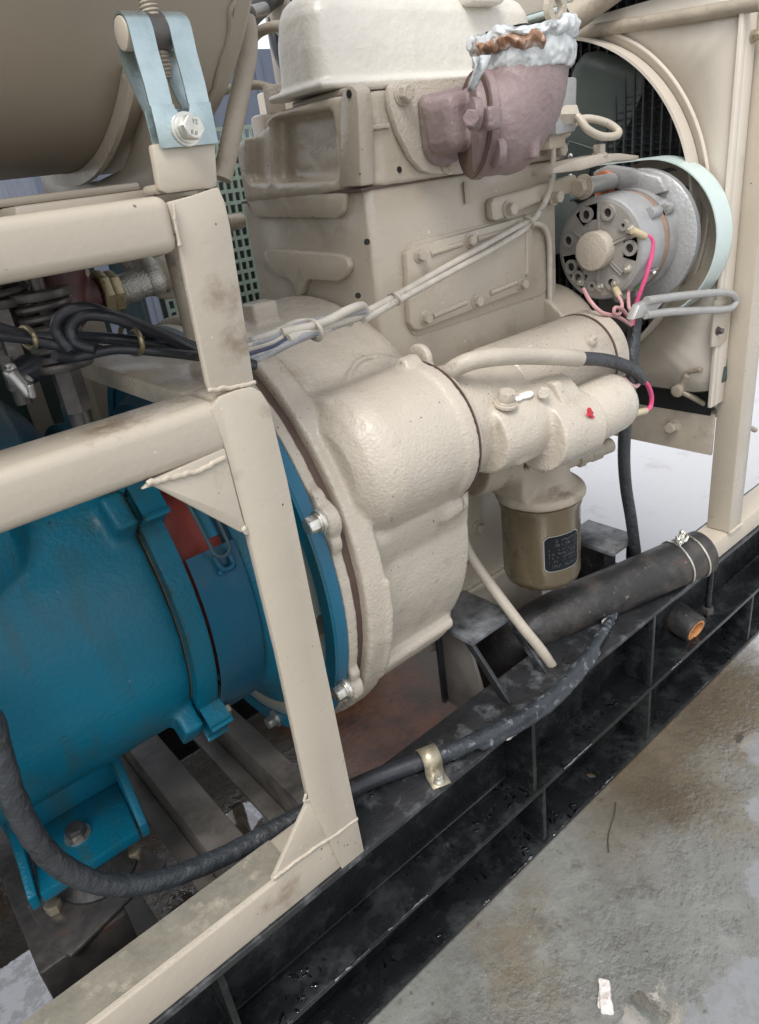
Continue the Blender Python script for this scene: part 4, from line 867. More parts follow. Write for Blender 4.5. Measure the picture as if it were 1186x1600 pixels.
# runner boxes
b.plate([at(u, v, 'y', 0.175) for u, v in ((646, 152), (736, 130), (850, 140), (852, 205), (740, 236), (712, 244), (700, 262), (672, 262), (656, 240))], (0, -0.018, 0), 0.008)
b.plate([at(u, v, 'y', 0.165) for u, v in ((650, 158), (735, 138), (760, 150), (760, 228), (716, 238), (664, 246))], (0, -0.052, 0), 0.012)
b.obox(at(762, 186, 'y', 0.05), X * 0.010, Y * 0.012, Z * 0.011, 0.003); b.obox(at(826, 222, 'y', 0.06), X * 0.006, Y * 0.012, Z * 0.018, 0.003)
# elbow: horizontal mouth turning upward
E0 = at(735, 200, 'y', 0.112); E1 = at(775, 195, 'y', 0.095); E2 = at(808, 160, 'y', 0.090); E3 = at(818, 100, 'y', 0.092); E4 = at(820, 72, 'y', 0.092)
b.tube([E0, E1, E2, E3, E4], 0.050, 36, 8)
b.sphere(at(790, 205, 'y', 0.095), 0.046, 1, 1, 1)
cast(b.build('elbow_body', 'purple', EX), 0.0022, 4, 0.0012, 0.03)
# slanting joint flange between runner and elbow
fd = (at(775, 195, 'y', 0.095) - at(700, 195, 'y', 0.12)).normalized(); fc_ = at(746, 196, 'y', 0.104)
u_, v_ = perp(fd)
b = MB(); b.lathe(fc_ - fd * 0.004, fd, [(0, 0), (0, 0.0530), (0.001, 0.0545), (0.0075, 0.0545), (0.0085, 0.0535), (0.0085, 0)], 64)
for p in (at(741, 178, 'y', 0.050), at(778, 240, 'y', 0.062)): b.cyl(p - fd * 0.004, p + fd * 0.0045, 0.015, seg=28, bev=0.0008)
o_ = b.build('joint_flange', 'purple', EX, 30); o_['kind'] = 'stuff'
b = MB(); b.lathe(fc_ - fd * 0.0062, fd, [(0, 0), (0, 0.0525), (0.0018, 0.0525), (0.0018, 0)], 64); b.build('joint_gasket', 'rust', EX)
bolt(at(738, 186, 'y', 0.046), -fd * 0.6 - Y * 0.6, 0.0085, 'purple', EX, h=0.008, washer=False)
for (u, v, y_) in ((628, 147, 0.174), (702, 256, 0.172), (777, 246, 0.170), (870, 235, 0.172)):
    bolt(at(u, v, 'y', y_), -Y, 0.0090, 'tan_cast' if u != 777 else 'purple', EX, h=0.009, spin=random.random())
b = MB(); b.plate([at(u, v, 'y', 0.17) for u, v in ((838, 128), (873, 126), (872, 210), (840, 216))], (0, -0.03, 0), 0.004); b.build('side_pad', 'alu', EX)
# film and tape wrapped round the open mouth
FW = thing('plastic_wrap', tuple(E4), 'crumpled white plastic film and brown tape wrapped over the mouth of the purple elbow', 'wrap')
rnd = random.Random(4)
def crumple(name, c, r, h, m, amp, a0=0, a1=360, n=90, rows=12, seed=1, z_tilt=0.0):
    from mathutils import noise as mn
    t = bmesh.new(); R = []; off = Vector((seed * 3.1, seed * 1.7, seed))
    for j in range(rows + 1):
        row = []; f = j / rows
        prof = r * (1 + 0.12 * math.sin(PI * f) ** 0.6)
        for k in range(n + 1):
            a = math.radians(a0 + (a1 - a0) * k / n)
            p = Vector((math.cos(a) * 3.2, math.sin(a) * 3.2, f * h * 60 * 0.7)) + off
            q = (1 - 2.4 * abs(mn.noise(p * 1.3))) * amp + (0.8 - 2 * abs(mn.noise(p * 2.9))) * amp * 0.6
            zz = mn.noise(p * 0.9 + Vector((5, 5, 5))) * amp * 1.6 + mn.noise(p * 2.2) * amp * 0.6
            row.append(t.verts.new((c.x + (prof + q) * math.cos(a), c.y + (prof + q) * math.sin(a), c.z + h * f + z_tilt * math.cos(a) + zz)))
        R.append(row)
    for A, B in zip(R, R[1:]):
        for k in range(n): t.faces.new((A[k], A[k + 1], B[k + 1], B[k]))
    bb = MB(); bb._add(t); o = bb.build(name, m, FW, 0)
    so_ = o.modifiers.new('thick', 'SOLIDIFY'); so_.thickness = 0.0012
    return o
W0 = at(818, 84, 'y', 0.092)
crumple('film_skirt', W0 - Z * 0.020, 0.0490, 0.034, 'film', 0.0020, seed=2, n=200, rows=22)
crumple('film_roll', W0 + Z * 0.007, 0.0515, 0.017, 'film', 0.0036, seed=3, n=200, rows=18, z_tilt=0.002)
crumple('tape_band', W0 + Z * 0.000, 0.0535, 0.013, 'tape', 0.0040, 160, 240, 90, 16, seed=5)
t = bmesh.new(); n = 50; cv_ = [t.verts.new((W0.x + 0.052 * math.cos(2 * PI * k / n), W0.y + 0.052 * math.sin(2 * PI * k / n), W0.z + 0.020 + random.uniform(-.002, .003))) for k in range(n)]; t.faces.new(cv_); bmesh.ops.triangulate(t, faces=t.faces)
b = MB(); b._add(t); b.build('film_lid', 'film', FW)
# hanging tail of film down the joint flange
b = MB(); tl = [(752, 88, 0.040), (750, 102, 0.038), (746, 116, 0.040), (741, 130, 0.044), (737, 140, 0.048)]
t = bmesh.new(); R = []
for i, (u, v, y_) in enumerate(tl):
    p = at(u, v, 'y', y_); wd = 0.016 - 0.0028 * i
    R.append([t.verts.new(p + X * wd * (k / 5 - 0.5) * 2 * 0.8 - Y * (0.004 * math.sin(k * 1.9 + i)) + Z * random.uniform(-.001, .001)) for k in range(6)])
for A_, B2 in zip(R, R[1:]):
    for k in range(5): t.faces.new((A_[k], A_[k + 1], B2[k + 1], B2[k]))
b._add(t); o = b.build('film_tail', 'film', FW, 0); so_ = o.modifiers.new('thick', 'SOLIDIFY'); so_.thickness = 0.0015

# ================================================================== starter motor
ST = thing('starter_motor', (0.70, 0.09, 0.63), 'beige sprayed starter motor with round solenoid, bolted to the flywheel housing pocket', 'starter')
MA = Vector((0.0, 0.112, 0.716))
b = MB(); b.lathe((0.5425, PK.y, PK.z), X, [(0, 0), (0, 0.082), (0.009, 0.082), (0.012, 0.072), (0.060, 0.068), (0.125, 0.063), (0.125, 0)], 56)
for q_ in ((0.066, 0.628), (0.105, 0.797)): b.cyl((0.5425, *q_), (0.552, *q_), 0.018, seg=24)
b.lathe((0.585, 0.056, 0.695), X, [(0, 0), (0, 0.045), (0.05, 0.050), (0.11, 0.049), (0.150, 0.044), (0.150, 0)], 40)
b.cyl((0.66, 0.030, 0.678), (0.742, 0.026, 0.672), 0.046, 0.044, seg=40)
b.box(0.60, 0.71, 0.02, 0.09, 0.665, 0.725, 0.02)
b.box(0.60, 0.72, 0.015, 0.06, 0.655, 0.705, 0.014)
b.plate([at(u, v, 'x', 0.725) for u, v in ((826, 640), (834, 606), (846, 598), (870, 598), (884, 640), (880, 690), (850, 712))], (0.010, 0, 0), 0.003)
cast(b.build('drive_housing', 'tan_cast', ST), 0.0024, 6, 0.0016, 0.03)
b = MB(); b.lathe((0.668, MA.y, MA.z), X, [(0, 0), (0, 0.0600), (0.006, 0.0640), (0.190, 0.0640), (0.194, 0.0620), (0.196, 0.0645), (0.222, 0.0645), (0.232, 0.058), (0.235, 0)], 72); mt_ = b.build('motor_barrel', 'tan_cast', ST, 30)
b = MB(); b.ring((0.8605, MA.y, MA.z), X, 0.06, 0.0652, 0.0022, 72); b.build('barrel_band', 'rust', ST)
b = MB(); b.lathe((0.735, 0.026, 0.677), X, [(0, 0), (0, 0.038), (0.004, 0.040), (0.075, 0.040), (0.084, 0.0385), (0.090, 0.034), (0.092, 0.027), (0.092, 0)], 56); sol = b.build('solenoid', 'tan_cast', ST, 30)
bolt((0.6045, 0.0300, 0.7375), Vector((0, -0.25, 1)), 0.0105, 'tan_cast', ST, h=0.012)
bolt(at(850, 613, 'y', 0.018), Vector((-0.8, -0.6, 0.2)), 0.0078, 'tan_cast', ST, washer=False, h=0.009)
b = MB(); b.plate([at(u, v, 'x', 0.683) for u, v in ((826, 636), (838, 606), (848, 597), (866, 599), (884, 640), (870, 660))], (0.014, 0, 0), 0.002); cast(b.build('bracket_ear', 'tan_cast', ST), 0.0016, 3)
bolt(at(917, 540, 'y', 0.066), Vector((0.3, -0.6, 0.8)), 0.0088, 'tan_cast', ST, h=0.008, stud=True)
b = MB(); b.sphere((0.640, 0.029, 0.7375), 0.008, 1.6, 1, 0.5); b.sphere((0.626, 0.029, 0.7375), 0.006, 1.7, 1, 0.5); cast(b.build('sealant_blob', 'whitepaste', ST), 0.0012, 2, 0.002, 0.008)
b = MB(); p = at(924, 646, 'y', -0.0172); 
mk = [(920, 640), (923, 637), (925, 641), (928, 645), (926, 648), (930, 652), (925, 654), (923, 649), (919, 650), (921, 645)]
b.plate([at(u, v, 'y', -0.0148) for u, v in mk], (0, 0.003, 0), 0); b.build('red_dab', 'redmark', ST)
b = MB(); p = Vector((0.5555, 0.054, 0.765)); b.cyl(p, p + Vector((0.001, 0.004, -0.001)), 0.003, seg=12); b.build('bolt_hole', 'rust_orange', ST)

# ================================================================== oil filter
OF = thing('oil_filter', (0.755, 0.105, 0.40), 'oily olive brown oil filter can with a black data label hanging below the starter', 'oil filter')
FCx, FCy = 0.752, 0.102
b = MB(); b.lathe((FCx, FCy, 0.402), Z, [(0, 0), (0.0, 0.030), (0.004, 0.047), (0.010, 0.055), (0.020, 0.0580), (0.128, 0.0580), (0.134, 0.0605), (0.140, 0.0605), (0.142, 0.058), (0.142, 0)], 72); can = b.build('canister', 'filter', OF)
b = MB(); b.lathe((FCx, FCy, 0.5445), Z, [(0, 0), (0, 0.064), (0.006, 0.0660), (0.014, 0.0640), (0.020, 0.052), (0.030, 0.044), (0.06, 0.040), (0.085, 0.036), (0.085, 0)], 56)
b.cyl((FCx + 0.015, FCy, 0.58), (FCx + 0.005, FCy + 0.02, 0.66), 0.036, seg=32)
b.obox((FCx - 0.035, FCy + 0.01, 0.585), X * 0.03, Y * 0.035, Z * 0.026, 0.006); b.box(FCx - 0.05, FCx + 0.02, FCy, 0.20, 0.57, 0.64, 0.012)
b.cyl((0.64, 0.13, 0.63), (0.70, 0.115, 0.62), 0.05, 0.04, seg=32)
cast(b.build('filter_head', 'tan_dirty', OF), 0.0026, 5, 0.002, 0.03)
for (u, v, y_) in ((850, 728, 0.075), (825, 732, 0.085)): bolt(at(u, v, 'y', y_), Vector((-0.3, -1, -0.1)), 0.0078, 'tan_dirty', OF, washer=False)
b = MB(); p0 = at(900, 716, 'y', 0.072); dd = Vector((0.95, -0.25, 0.05)).normalized()
b.cyl(p0 - dd * 0.05, p0 + dd * 0.012, 0.0105, seg=20); b.cyl(p0 + dd * 0.0, p0 + dd * 0.012, 0.0150, seg=6, bev=.001); b.cyl(p0 + dd * 0.0125, p0 + dd * 0.022, 0.0125, seg=20); b.cyl(p0 + dd * 0.0222, p0 + dd * 0.044, 0.0140, seg=6, bev=.001); b.cyl(p0 + dd * 0.044, p0 + dd * 0.064, 0.0112, seg=24, bev=.001)
b.build('pipe_union', 'tan_dirty', OF)
# label: chamfered foil wrapped on the can, lines of worn print
def on_can(a, z, r): return Vector((FCx + r * math.cos(a), FCy + r * math.sin(a), z))
def wrap_rect(a0, a1, z0, z1, r, m, name, parent, ch=0.0, n=14):
    t = bmesh.new(); L_, H_ = [], []
    for k in range(n + 1):
        f = k / n; a = a0 + (a1 - a0) * f; e = min(f, 1 - f) * (a1 - a0) * r; c_ = max(0, ch - e) if ch else 0
        L_.append(t.verts.new(on_can(a, z0 + c_, r))); H_.append(t.verts.new(on_can(a, z1 - c_, r)))
    for k in range(n): t.faces.new((L_[k], L_[k + 1], H_[k + 1], H_[k]))
    bb = MB(); bb._add(t); return bb.build(name, m, parent)
am = math.atan2(CAM.y - FCy, CAM.x - FCx)
L0, L1 = am + 0.05, am + 1.08
lab = wrap_rect(L0, L1, 0.444, 0.503, 0.0584, 'silver_edge', 'label', can, 0.006)
wrap_rect(L0 + 0.022, L1 - 0.022, 0.4452, 0.5018, 0.0588, 'label', 'label_face', OF, 0.0055)
b = MB(); rnd = random.Random(12)
for i, (z, h, f0, f1, dens) in enumerate(((0.4945, 0.0042, .30, .95, .75), (0.4875, 0.0046, .25, .90, .7), (0.4795, 0.0030, .12, .9, .6), (0.4735, 0.0030, .12, .9, .6), (0.4675, 0.0030, .12, .85, .6), (0.4615, 0.0030, .12, .9, .5), (0.453, 0.0042, .2, .9, .7))):
    a = L0 + (L1 - L0) * f0
    while a < L0 + (L1 - L0) * f1:
        wch = rnd.uniform(0.018, 0.035)
        if rnd.random() < dens:
            for s_ in range(rnd.choice((2, 3))):       # broken strokes: the print is worn past reading
                t = bmesh.new(); aa = a + rnd.uniform(0, wch * .7); z_ = z + rnd.uniform(-.5, .5) * h; w2, h2 = (wch * .5, h * .12) if rnd.random() < .5 else (wch * .12, h * .5)
                t.faces.new([t.verts.new(on_can(aa + i_ * w2, z_ + j_ * h2, 0.0591)) for i_, j_ in ((0, -1), (1, -1), (1, 1), (0, 1))]); b._add(t)
        a += wch + 0.012
b.build('label_print', 'print', OF)

# ================================================================== alternator
AL = thing('alternator', (1.0, 0.14, 0.78), 'round cast aluminium alternator with vent holes and pink wires beside the engine', 'alternator')
AC = Vector((0.95, 0.14, 0.854))
def apol(x, r, deg): a = math.radians(deg); return Vector((x, AC.y - r * math.cos(a), AC.z + r * math.sin(a)))
b = MB(); b.lathe(AC, X, [(0.006, 0.0), (0.006, 0.0)] if False else [(0.0005, 0.0655), (0.0005, 0.067), (0.002, 0.0705), (0.006, 0.0728), (0.053, 0.0738), (0.053, 0.0655), (0.0005, 0.0655)], 96); cap = b.build('rear_housing', 'alu', AL, 30)
# end face: a plate with open windows
WIN = ((92, 130), (190, 222), (-14, 14), (-146, -116))
def inwin(dg): return any(a0 <= ((dg - a0) % 360) + a0 <= a1 for a0, a1 in WIN)
t = bmesh.new(); nq = 120; rr_ = (0.0262, 0.034, 0.042, 0.050, 0.0575, 0.063, 0.0672); G = [[t.verts.new(apol(AC.x, r, 360 * k / nq)) for k in range(nq)] for r in rr_]
for i in range(len(rr_) - 1):
    for k in range(nq):
        if i in (2, 3, 4) and inwin(360 * (k + .5) / nq): continue
        t.faces.new((G[i][k], G[i][(k + 1) % nq], G[i + 1][(k + 1) % nq], G[i + 1][k]))
ex = bmesh.ops.extrude_face_region(t, geom=list(t.faces))
for v in ex['geom']:
    if isinstance(v, bmesh.types.BMVert): v.co.x += 0.006
b = MB(); b._add(t, 0.0006); b.build('end_face', 'alu_dust', AL, 30)
b = MB(); b.lathe((AC.x + 0.018, AC.y, AC.z), X, [(0, 0.044), (0.004, 0.062), (0.03, 0.064), (0.03, 0.04), (0, 0.044)], 60); b.build('winding', 'copper', AL)
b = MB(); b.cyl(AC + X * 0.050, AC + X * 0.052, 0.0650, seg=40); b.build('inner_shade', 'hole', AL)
for dg in (112, 72, 165, 208, 2, -62, -100, -130, 38):            # drilled bosses round the face
    p = apol(0.9505, 0.0525, dg); big = dg in (112, 72, 165, 208, 2, -62, -130)
    b = MB(); b.ring(p - X * 0.004, X, 0.0062 if big else 0.003, 0.0108 if big else 0.0075, 0.0058, 24, 0.0008)
    bs_ = b.build('boss', 'alu_dust', AL); b = MB(); b.cyl(p - X * 0.0006, p + X * 0.0003, 0.0064 if big else 0.0032, seg=20); b.build('boss_socket', 'rubber', bs_)
for dg in (90, 150, 20, -40, -90, 235):
    b = MB(); b.obox(apol(0.9495, 0.040, dg), X * 0.0015, (apol(0, 1, dg) - apol(0, 0, dg)) * 0.013, X.cross(apol(0, 1, dg) - apol(0, 0, dg)) * 0.0022, 0.0008); b.build('face_web', 'alu_dust', AL)
b = MB(); b.cyl(AC - X * 0.019, AC + X * 0.010, 0.0272, seg=44, bev=0.0022); b.build('bearing_cap', 'tan_cast', AL)
for k, dg in enumerate((100, 128, 214, -30)):
    b = MB(); p = apol(0.9505, 0.054, dg + 6)
b.bm.free()
b = MB(); b.lathe((1.0033, AC.y, AC.z), X, [(0, 0), (0, 0.0718), (0.015, 0.0718), (0.015, 0)], 72); b.build('stator', 'copper', AL)
b = MB(); b.lathe((1.0185, AC.y, AC.z), X, [(0, 0), (0, 0.0738), (0.022, 0.0748), (0.027, 0.096), (0.029, 0.0985), (0.039, 0.0985), (0.042, 0.094), (0.042, 0)], 72); b.build('front_housing', 'alu', AL, 30)
for dg in (150, 35, -80):                                          # through-bolt lugs along the barrel
    b = MB(); b.cyl(apol(0.980, 0.0745, dg), apol(1.003, 0.0745, dg), 0.0085, seg=20, bev=.001); b.cyl(apol(1.0185, 0.0745, dg), apol(1.035, 0.0745, dg), 0.0085, seg=20, bev=.001); o = b.build('bolt_lug', 'alu', AL); o['kind'] = 'stuff'
b = MB(); b.cyl((1.0735, AC.y, AC.z), (1.10, AC.y, AC.z), 0.045, seg=48, bev=.002); b.cyl((1.0610, AC.y, AC.z), (1.0730, AC.y, AC.z), 0.052, seg=48); b.build('pulley', 'steel_dark', AL)
# mounting arm to the bracket
b = MB(); b.plate([at(u, v, 'x', 1.03) for u, v in ((926, 268), (948, 258), (985, 264), (1030, 276), (1040, 300), (1010, 308), (960, 296), (926, 294))], (0.016, 0, 0), 0.004); b.build('mounting_arm', 'alu', AL)
b = MB(); b.cyl(at(912, 292, 'x', 0.955), at(912, 292, 'x', 0.955) + X * 0.07, 0.012, seg=24, bev=.001); b.build('arm_sleeve', 'alu_dull', AL)
bolt(at(912, 292, 'x', 0.955), -X, 0.0125, 'tan_block', AL, h=0.012)
b = MB(); p = at(940, 288, 'x', 1.02); b.cyl(p, p + X * 0.02, 0.018, seg=24); b.build('primed_boss', 'orange', AL)
# terminals
for (u, v) in ((985, 358), (980, 420), (938, 448), (962, 442), (908, 440)):
    p = at(u, v, 'x', 0.949); bolt(p, -X, 0.0048, 'bolt', AL, name='terminal', washer=True, h=0.004, stud=True)
b = MB(); p = apol(1.0005, 0.0745, -42); u_ = (apol(0, 1, -42) - apol(0, 0, -42)); b.obox(apol(0.985, 0.0738, -38), X * 0.012, X.cross(u_) * 0.016, u_ * 0.0008, 0.0003); pl_ = b.build('data_plate', 'steel', AL)
b = MB(); b.obox(apol(0.983, 0.0748, -48), X * 0.009, X.cross(u_) * 0.006, u_ * 0.0006, 0.0002)
gmt = mat('green_sticker', (0.05, 0.32, 0.06), 0.4); b.build('sticker', gmt, AL)
bolt(apol(0.99, 0.0746, -30), u_, 0.004, 'bolt', AL, washer=False)
# top adjusting strap with bolt, running to the guard
b = MB(); b.plate([at(u, v, 'y', 0.115) for u, v in ((862, 272), (866, 262), (905, 248), (940, 240), (968, 239), (1000, 243), (996, 250), (960, 252), (910, 266))], (0, 0.035, 0), 0.002); b.build('top_strap', 'tan_block', EN)
bolt(at(936, 243, 'y', 0.125), Z, 0.0085, 'tan_block', EN, h=0.010)
# pale mint guard band round the pulley
GD = thing('belt_guard', (1.09, 0.137, 0.73), 'curved pale mint green guard band around the alternator pulley', 'belt guard')
t = bmesh.new(); R = []
for x in (1.062, 1.1065):
    for r in (0.1165, 0.1185):
        R.append([t.verts.new((x, 0.137 + dy, 0.846 + dz)) for dy, dz in [(0.10 - 0.1 * k / 6, r + 0.001 * k / 6 - 0.001) for k in range(6)] + [(-r * math.sin(math.radians(a)), r * math.cos(math.radians(a))) for a in range(0, 166, 5)]])
n = len(R[0])
for (A, B) in ((R[0], R[1]), (R[1], R[3]), (R[3], R[2]), (R[2], R[0])):
    for k in range(n - 1): t.faces.new((A[k], A[k + 1], B[k + 1], B[k]))
for k in (0, n - 1): t.faces.new([R[i][k] for i in (0, 1, 3, 2)])
b = MB(); b._add(t); b.build('guard_band', 'mint', GD)
b = MB(); b.ring((1.1067, 0.137, 0.846), X, 0.085, 0.1186, 0.0012, 72); b.build('guard_side', 'tan_block', GD)
# slotted adjuster under the alternator
AD = thing('slotted_adjuster', (1.06, 0.08, 0.74), 'grey slotted adjusting link sticking out below the alternator', 'bracket')
b = MB(); y_ = 0.020
b.tube([at(u, v, 'y', y_) for u, v in ((1010, 470), (1060, 463), (1110, 458), (1138, 458), (1149, 466), (1147, 476), (1136, 483), (1100, 485), (1050, 487), (1008, 492))], 0.0058, 10, 6); b.build('link', 'alu_dull', AD)
b = MB(); b.plate([at(u, v, 'y', y_) for u, v in ((990, 500), (1000, 476), (1030, 462), (1040, 470), (1020, 492))], (0, 0.012, 0), 0.002); b.build('link_end', 'alu_dull', AD)
BL = thing('drive_belt', (1.09, 0.14, 0.76), 'dark rubber drive belt running down from the alternator pulley', 'belt')
b = MB(); b.obox((Vector((1.085, 0.125, 0.80)) + Vector((1.085, 0.26, 0.62))) / 2 + Vector((0, -0.035, 0)), X * 0.009, Vector((0, 0.0675, -0.09)) * 1.25, Vector((0, 0.005, 0.004)), 0.002); b.build('belt_run', 'rubber', BL)

# ================================================================== fan and radiator
FCN = Vector((1.125, 0.345, 0.88)); RS = 0.272
RD = thing('radiator', (1.17, 0.33, 0.55), 'beige radiator shroud with a round fan opening behind the alternator', 'radiator')
# shroud front panel with a round hole
sx = 1.118
out_ = [(sx, 0.040, 0.70), (sx, 0.040, 1.16), (sx, 0.62, 1.16), (sx, 0.62, 0.62), (sx, 0.12, 0.62)]
nq = 96; t = bmesh.new(); ring_ = [t.verts.new((sx, FCN.y - RS * math.cos(2 * PI * k / nq), FCN.z + RS * math.sin(2 * PI * k / nq))) for k in range(nq)]
def outer(k):
    a = 2 * PI * k / nq; dy, dz = -math.cos(a), math.sin(a); s_ = 9
    for lim, q in ((0.034 - FCN.y, dy), (0.66 - FCN.y, dy)):
        if q * lim > 0: s_ = min(s_, lim / q)
    for lim, q in ((1.168 - FCN.z, dz), (0.60 - FCN.z, dz)):
        if q * lim > 0: s_ = min(s_, lim / q)
    return Vector((sx, FCN.y + dy * s_, FCN.z + dz * s_))
oo = [t.verts.new(outer(k)) for k in range(nq)]
for k in range(nq): t.faces.new((ring_[k], ring_[(k + 1) % nq], oo[(k + 1) % nq], oo[k]))
b = MB(); b._add(t); sp_ = b.build('shroud_panel', 'tan_lit', RD, 0); so_ = sp_.modifiers.new('sheet', 'SOLIDIFY'); so_.thickness = 0.003; so_.offset = 0
b = MB(); b.ring((1.088, FCN.y, FCN.z), X, RS - 0.004, RS, 0.028, 128, 0.0006); b.build('shroud_collar', 'tan_lit', RD)
b = MB(); b.tube([(1.1145, FCN.y - (RS + .012) * math.cos(math.radians(a)), FCN.z + (RS + .012) * math.sin(math.radians(a))) for a in range(-30, 140, 6)], 0.0028, 8, 3); b.build('collar_bead', 'tan_lit', RD)
b = MB(); b.box(1.108, 1.122, 0.030, 0.036, 0.58, 1.168, 0.001); b.box(1.122, 1.150, 0.0302, 0.0358, 0.58, 1.168, 0.001); b.build('side_flange', 'tan_lit', RD)
bolt(at(1177, 57, 'y', 0.029), -Y, 0.006, 'bolt_yellow', RD)
b = MB(); b.box(1.150, 1.152, 0.05, 0.64, 0.55, 1.20, 0.0); b.build('core_back', 'core', RD)
b = MB()
for k in range(36): yy = 0.06 + k * 0.0162; b.box(1.140, 1.1495, yy, yy + 0.0028, 0.60, 1.18, 0.0)
o = b.build('core_tube', 'core_tube', RD); o['kind'] = 'stuff'
b = MB()
for k in range(58): zz = 0.61 + k * 0.0098; b.box(1.1435, 1.1485, 0.056, 0.64, zz, zz + 0.0012, 0.0)
o = b.build('core_fin', 'core', RD); o['kind'] = 'stuff'
b = MB(); b.tube(path('x', (880, 57, 1.112), (960, 43, 1.112), (1060, 27, 1.112), (1190, 4, 1.112)), 0.0095, 14, 4); b.build('top_rod', 'tan_dirty', RD)
b = MB(); b.box(1.10, 1.20, 0.03, 0.64, 1.192, 1.30, 0.006); b.build('top_tank', 'tan_lit', RD)
b = MB(); b.box(1.098, 1.21, 0.025, 0.645, 1.184, 1.1915, 0.002); b.build('tank_seam', 'mint', RD)
b = MB(); b.cyl(at(893, 30, 'x', 1.06), at(965, -22, 'x', 1.10) , 0.019, seg=28); b.build('top_hose_neck', 'tan_dirty', RD)
# lower tank, drain cock
b = MB()
lt = [at(u, v, 'x', 1.128) for u, v in ((1004, 468), (1098, 450), (1124, 480), (1122, 566), (1110, 570), (1018, 556))]
b.plate(lt, (0.09, 0, 0), 0.008); b.build('lower_tank', 'tan_block', RD)
b = MB(); b.plate([at(u, v, 'y', 0.028) for u, v in ((1117, 470), (1146, 458), (1136, 530), (1126, 542), (1112, 542))], (0, 0.004, 0), 0.001); b.build('tank_bracket', 'tan', RD)
bolt(at(1122, 517, 'y', 0.027), -Y, 0.005, 'steel_dark', RD)
b = MB(); b.plate([at(u, v, 'x', 1.135) for u, v in ((1000, 560), (1110, 572), (1128, 560), (1128, 600), (1095, 616), (1004, 606))], (0.10, 0, 0), 0.006); b.build('lower_box', 'greenbox', RD)
b = MB(); dcx = at(1060, 610, 'x', 1.118); b.cyl(dcx - X * 0.008, dcx + X * 0.02, 0.011, seg=16, bev=.001); b.cyl(dcx + X * 0.004, at(1075, 585, 'x', 1.118), 0.007, seg=12); b.cyl(at(1072, 582, 'x', 1.118), at(1096, 577, 'x', 1.11), 0.0045, seg=10)
cast(b.build('drain_cock', 'tan_dirty', RD), 0.002, 3)
b = MB(); b.tube([dcx, at(1085, 622, 'y', 0.07), at(1125, 645, 'y', 0.06), at(1180, 672, 'y', 0.06)], 0.0050, 10, 5); b.build('drain_pipe', 'tan_dirty', RD)
# fan: hub and six broad blades
FN = thing('cooling_fan', tuple(FCN), 'dark green cooling fan blade in the round shroud opening', 'fan')
b = MB(); b.cyl(FCN + X * -0.02, FCN + X * 0.012, 0.060, seg=40, bev=.003); b.build('hub', 'fan', FN)
hp = at(905, 222, 'x', 1.085)
base_ang = math.atan2(hp.z - FCN.z, hp.y - FCN.y)
for k in range(6):
    a = base_ang - 0.10 + k * PI / 3; rd_ = Vector((0, math.cos(a), math.sin(a))); tg = X.cross(rd_)
    t = bmesh.new(); R = []
    for i in range(9):
        f = i / 8; r = 0.045 + 0.21 * f; wd = (0.036 + 0.022 * math.sin(min(1, f * 1.2) * PI / 2)) * (1 if f < 0.94 else 0.86); tw = math.radians(34 - 16 * f)
        ax = (tg * math.cos(tw) + X * math.sin(tw))
        R.append([t.verts.new(FCN + rd_ * (r - (0.008 if j in (0, 6) and i == 8 else 0)) + ax * wd * (j / 3 - 1) + X * 0.012 * (1 - (j / 3 - 1) ** 2)) for j in range(7)])
    for A, B in zip(R, R[1:]):
        for j in range(6): t.faces.new((A[j], A[j + 1], B[j + 1], B[j]))
    b = MB(); b._add(t); o = b.build('blade', 'fan', FN); so_ = o.modifiers.new('sheet', 'SOLIDIFY'); so_.thickness = 0.003; so_.offset = 0
    b = MB(); tw = math.radians(30); ax = tg * math.cos(tw) + X * math.sin(tw)
    b.obox(FCN + rd_ * 0.085 - X * 0.002, rd_ * 0.042, ax * 0.026, ax.cross(rd_) * 0.0025, 0.002); b.build('spider_arm', 'fan', FN)
    for (q, w2) in ((0.105, 0.012), (0.105, -0.012), (0.075, 0.0)):
        p = FCN + rd_ * q + ax * w2 - X * 0.006; b = MB(); b.sphere(p, 0.0055, 0.6, 1, 1, 12); b.build('rivet', 'steel', FN)

# ================================================================== hoses, pipes and cables
def cable(name, pts, r, m, label, cat, group=None, n=10, seg=12, jit=0.0, parent=None):
    b = MB(); b.tube(pts, r, seg, n, jit=jit); o = b.build(name, m, parent)
    if parent is None: tag(o, label, cat, group)
    return o
# big black suction hose lying on the rail, with twin wire clamps
RH = thing('suction_hose', (0.95, 0.10, 0.33), 'thick black rubber hose lying across the rail, its end bound with double wire', 'hose')
h0 = at(840, 974, 'y', 0.112); h1 = at(1098, 862, 'y', 0.004)
hd_ = (h1 - h0).normalized(); hl = (h1 - h0).length
b = MB(); b.tube([h0 + Vector((-0.055, 0.13, -0.16)), h0 + Vector((-0.045, 0.07, -0.08)), h0 + Vector((-0.02, 0.016, -0.02)), h0 + hd_ * 0.04, h0 + hd_ * hl * 0.5, h1 - hd_ * 0.003], 0.0393, 40, 10); b.lathe(h1 - hd_ * 0.0035, hd_, [(0, 0), (0, 0.0392), (0.003, 0.037), (0.0032, 0.031), (0, 0.030)], 40); b.build('hose_body', 'rubber', RH, 30)
for q in (0.055, 0.022):
    b = MB(); u_, v_ = perp(hd_ + Z * 0.10); cc = h1 - hd_ * q
    b.tube([cc + (u_ * math.cos(2 * PI * k / 40) + v_ * math.sin(2 * PI * k / 40)) * 0.0405 for k in range(41)], 0.0017, 8, 2); b.build('wire_clamp', 'bolt', RH)
b = MB(); kc = h1 - hd_ * 0.050 + Z * 0.049 - X * 0.004
rnd = random.Random(9)
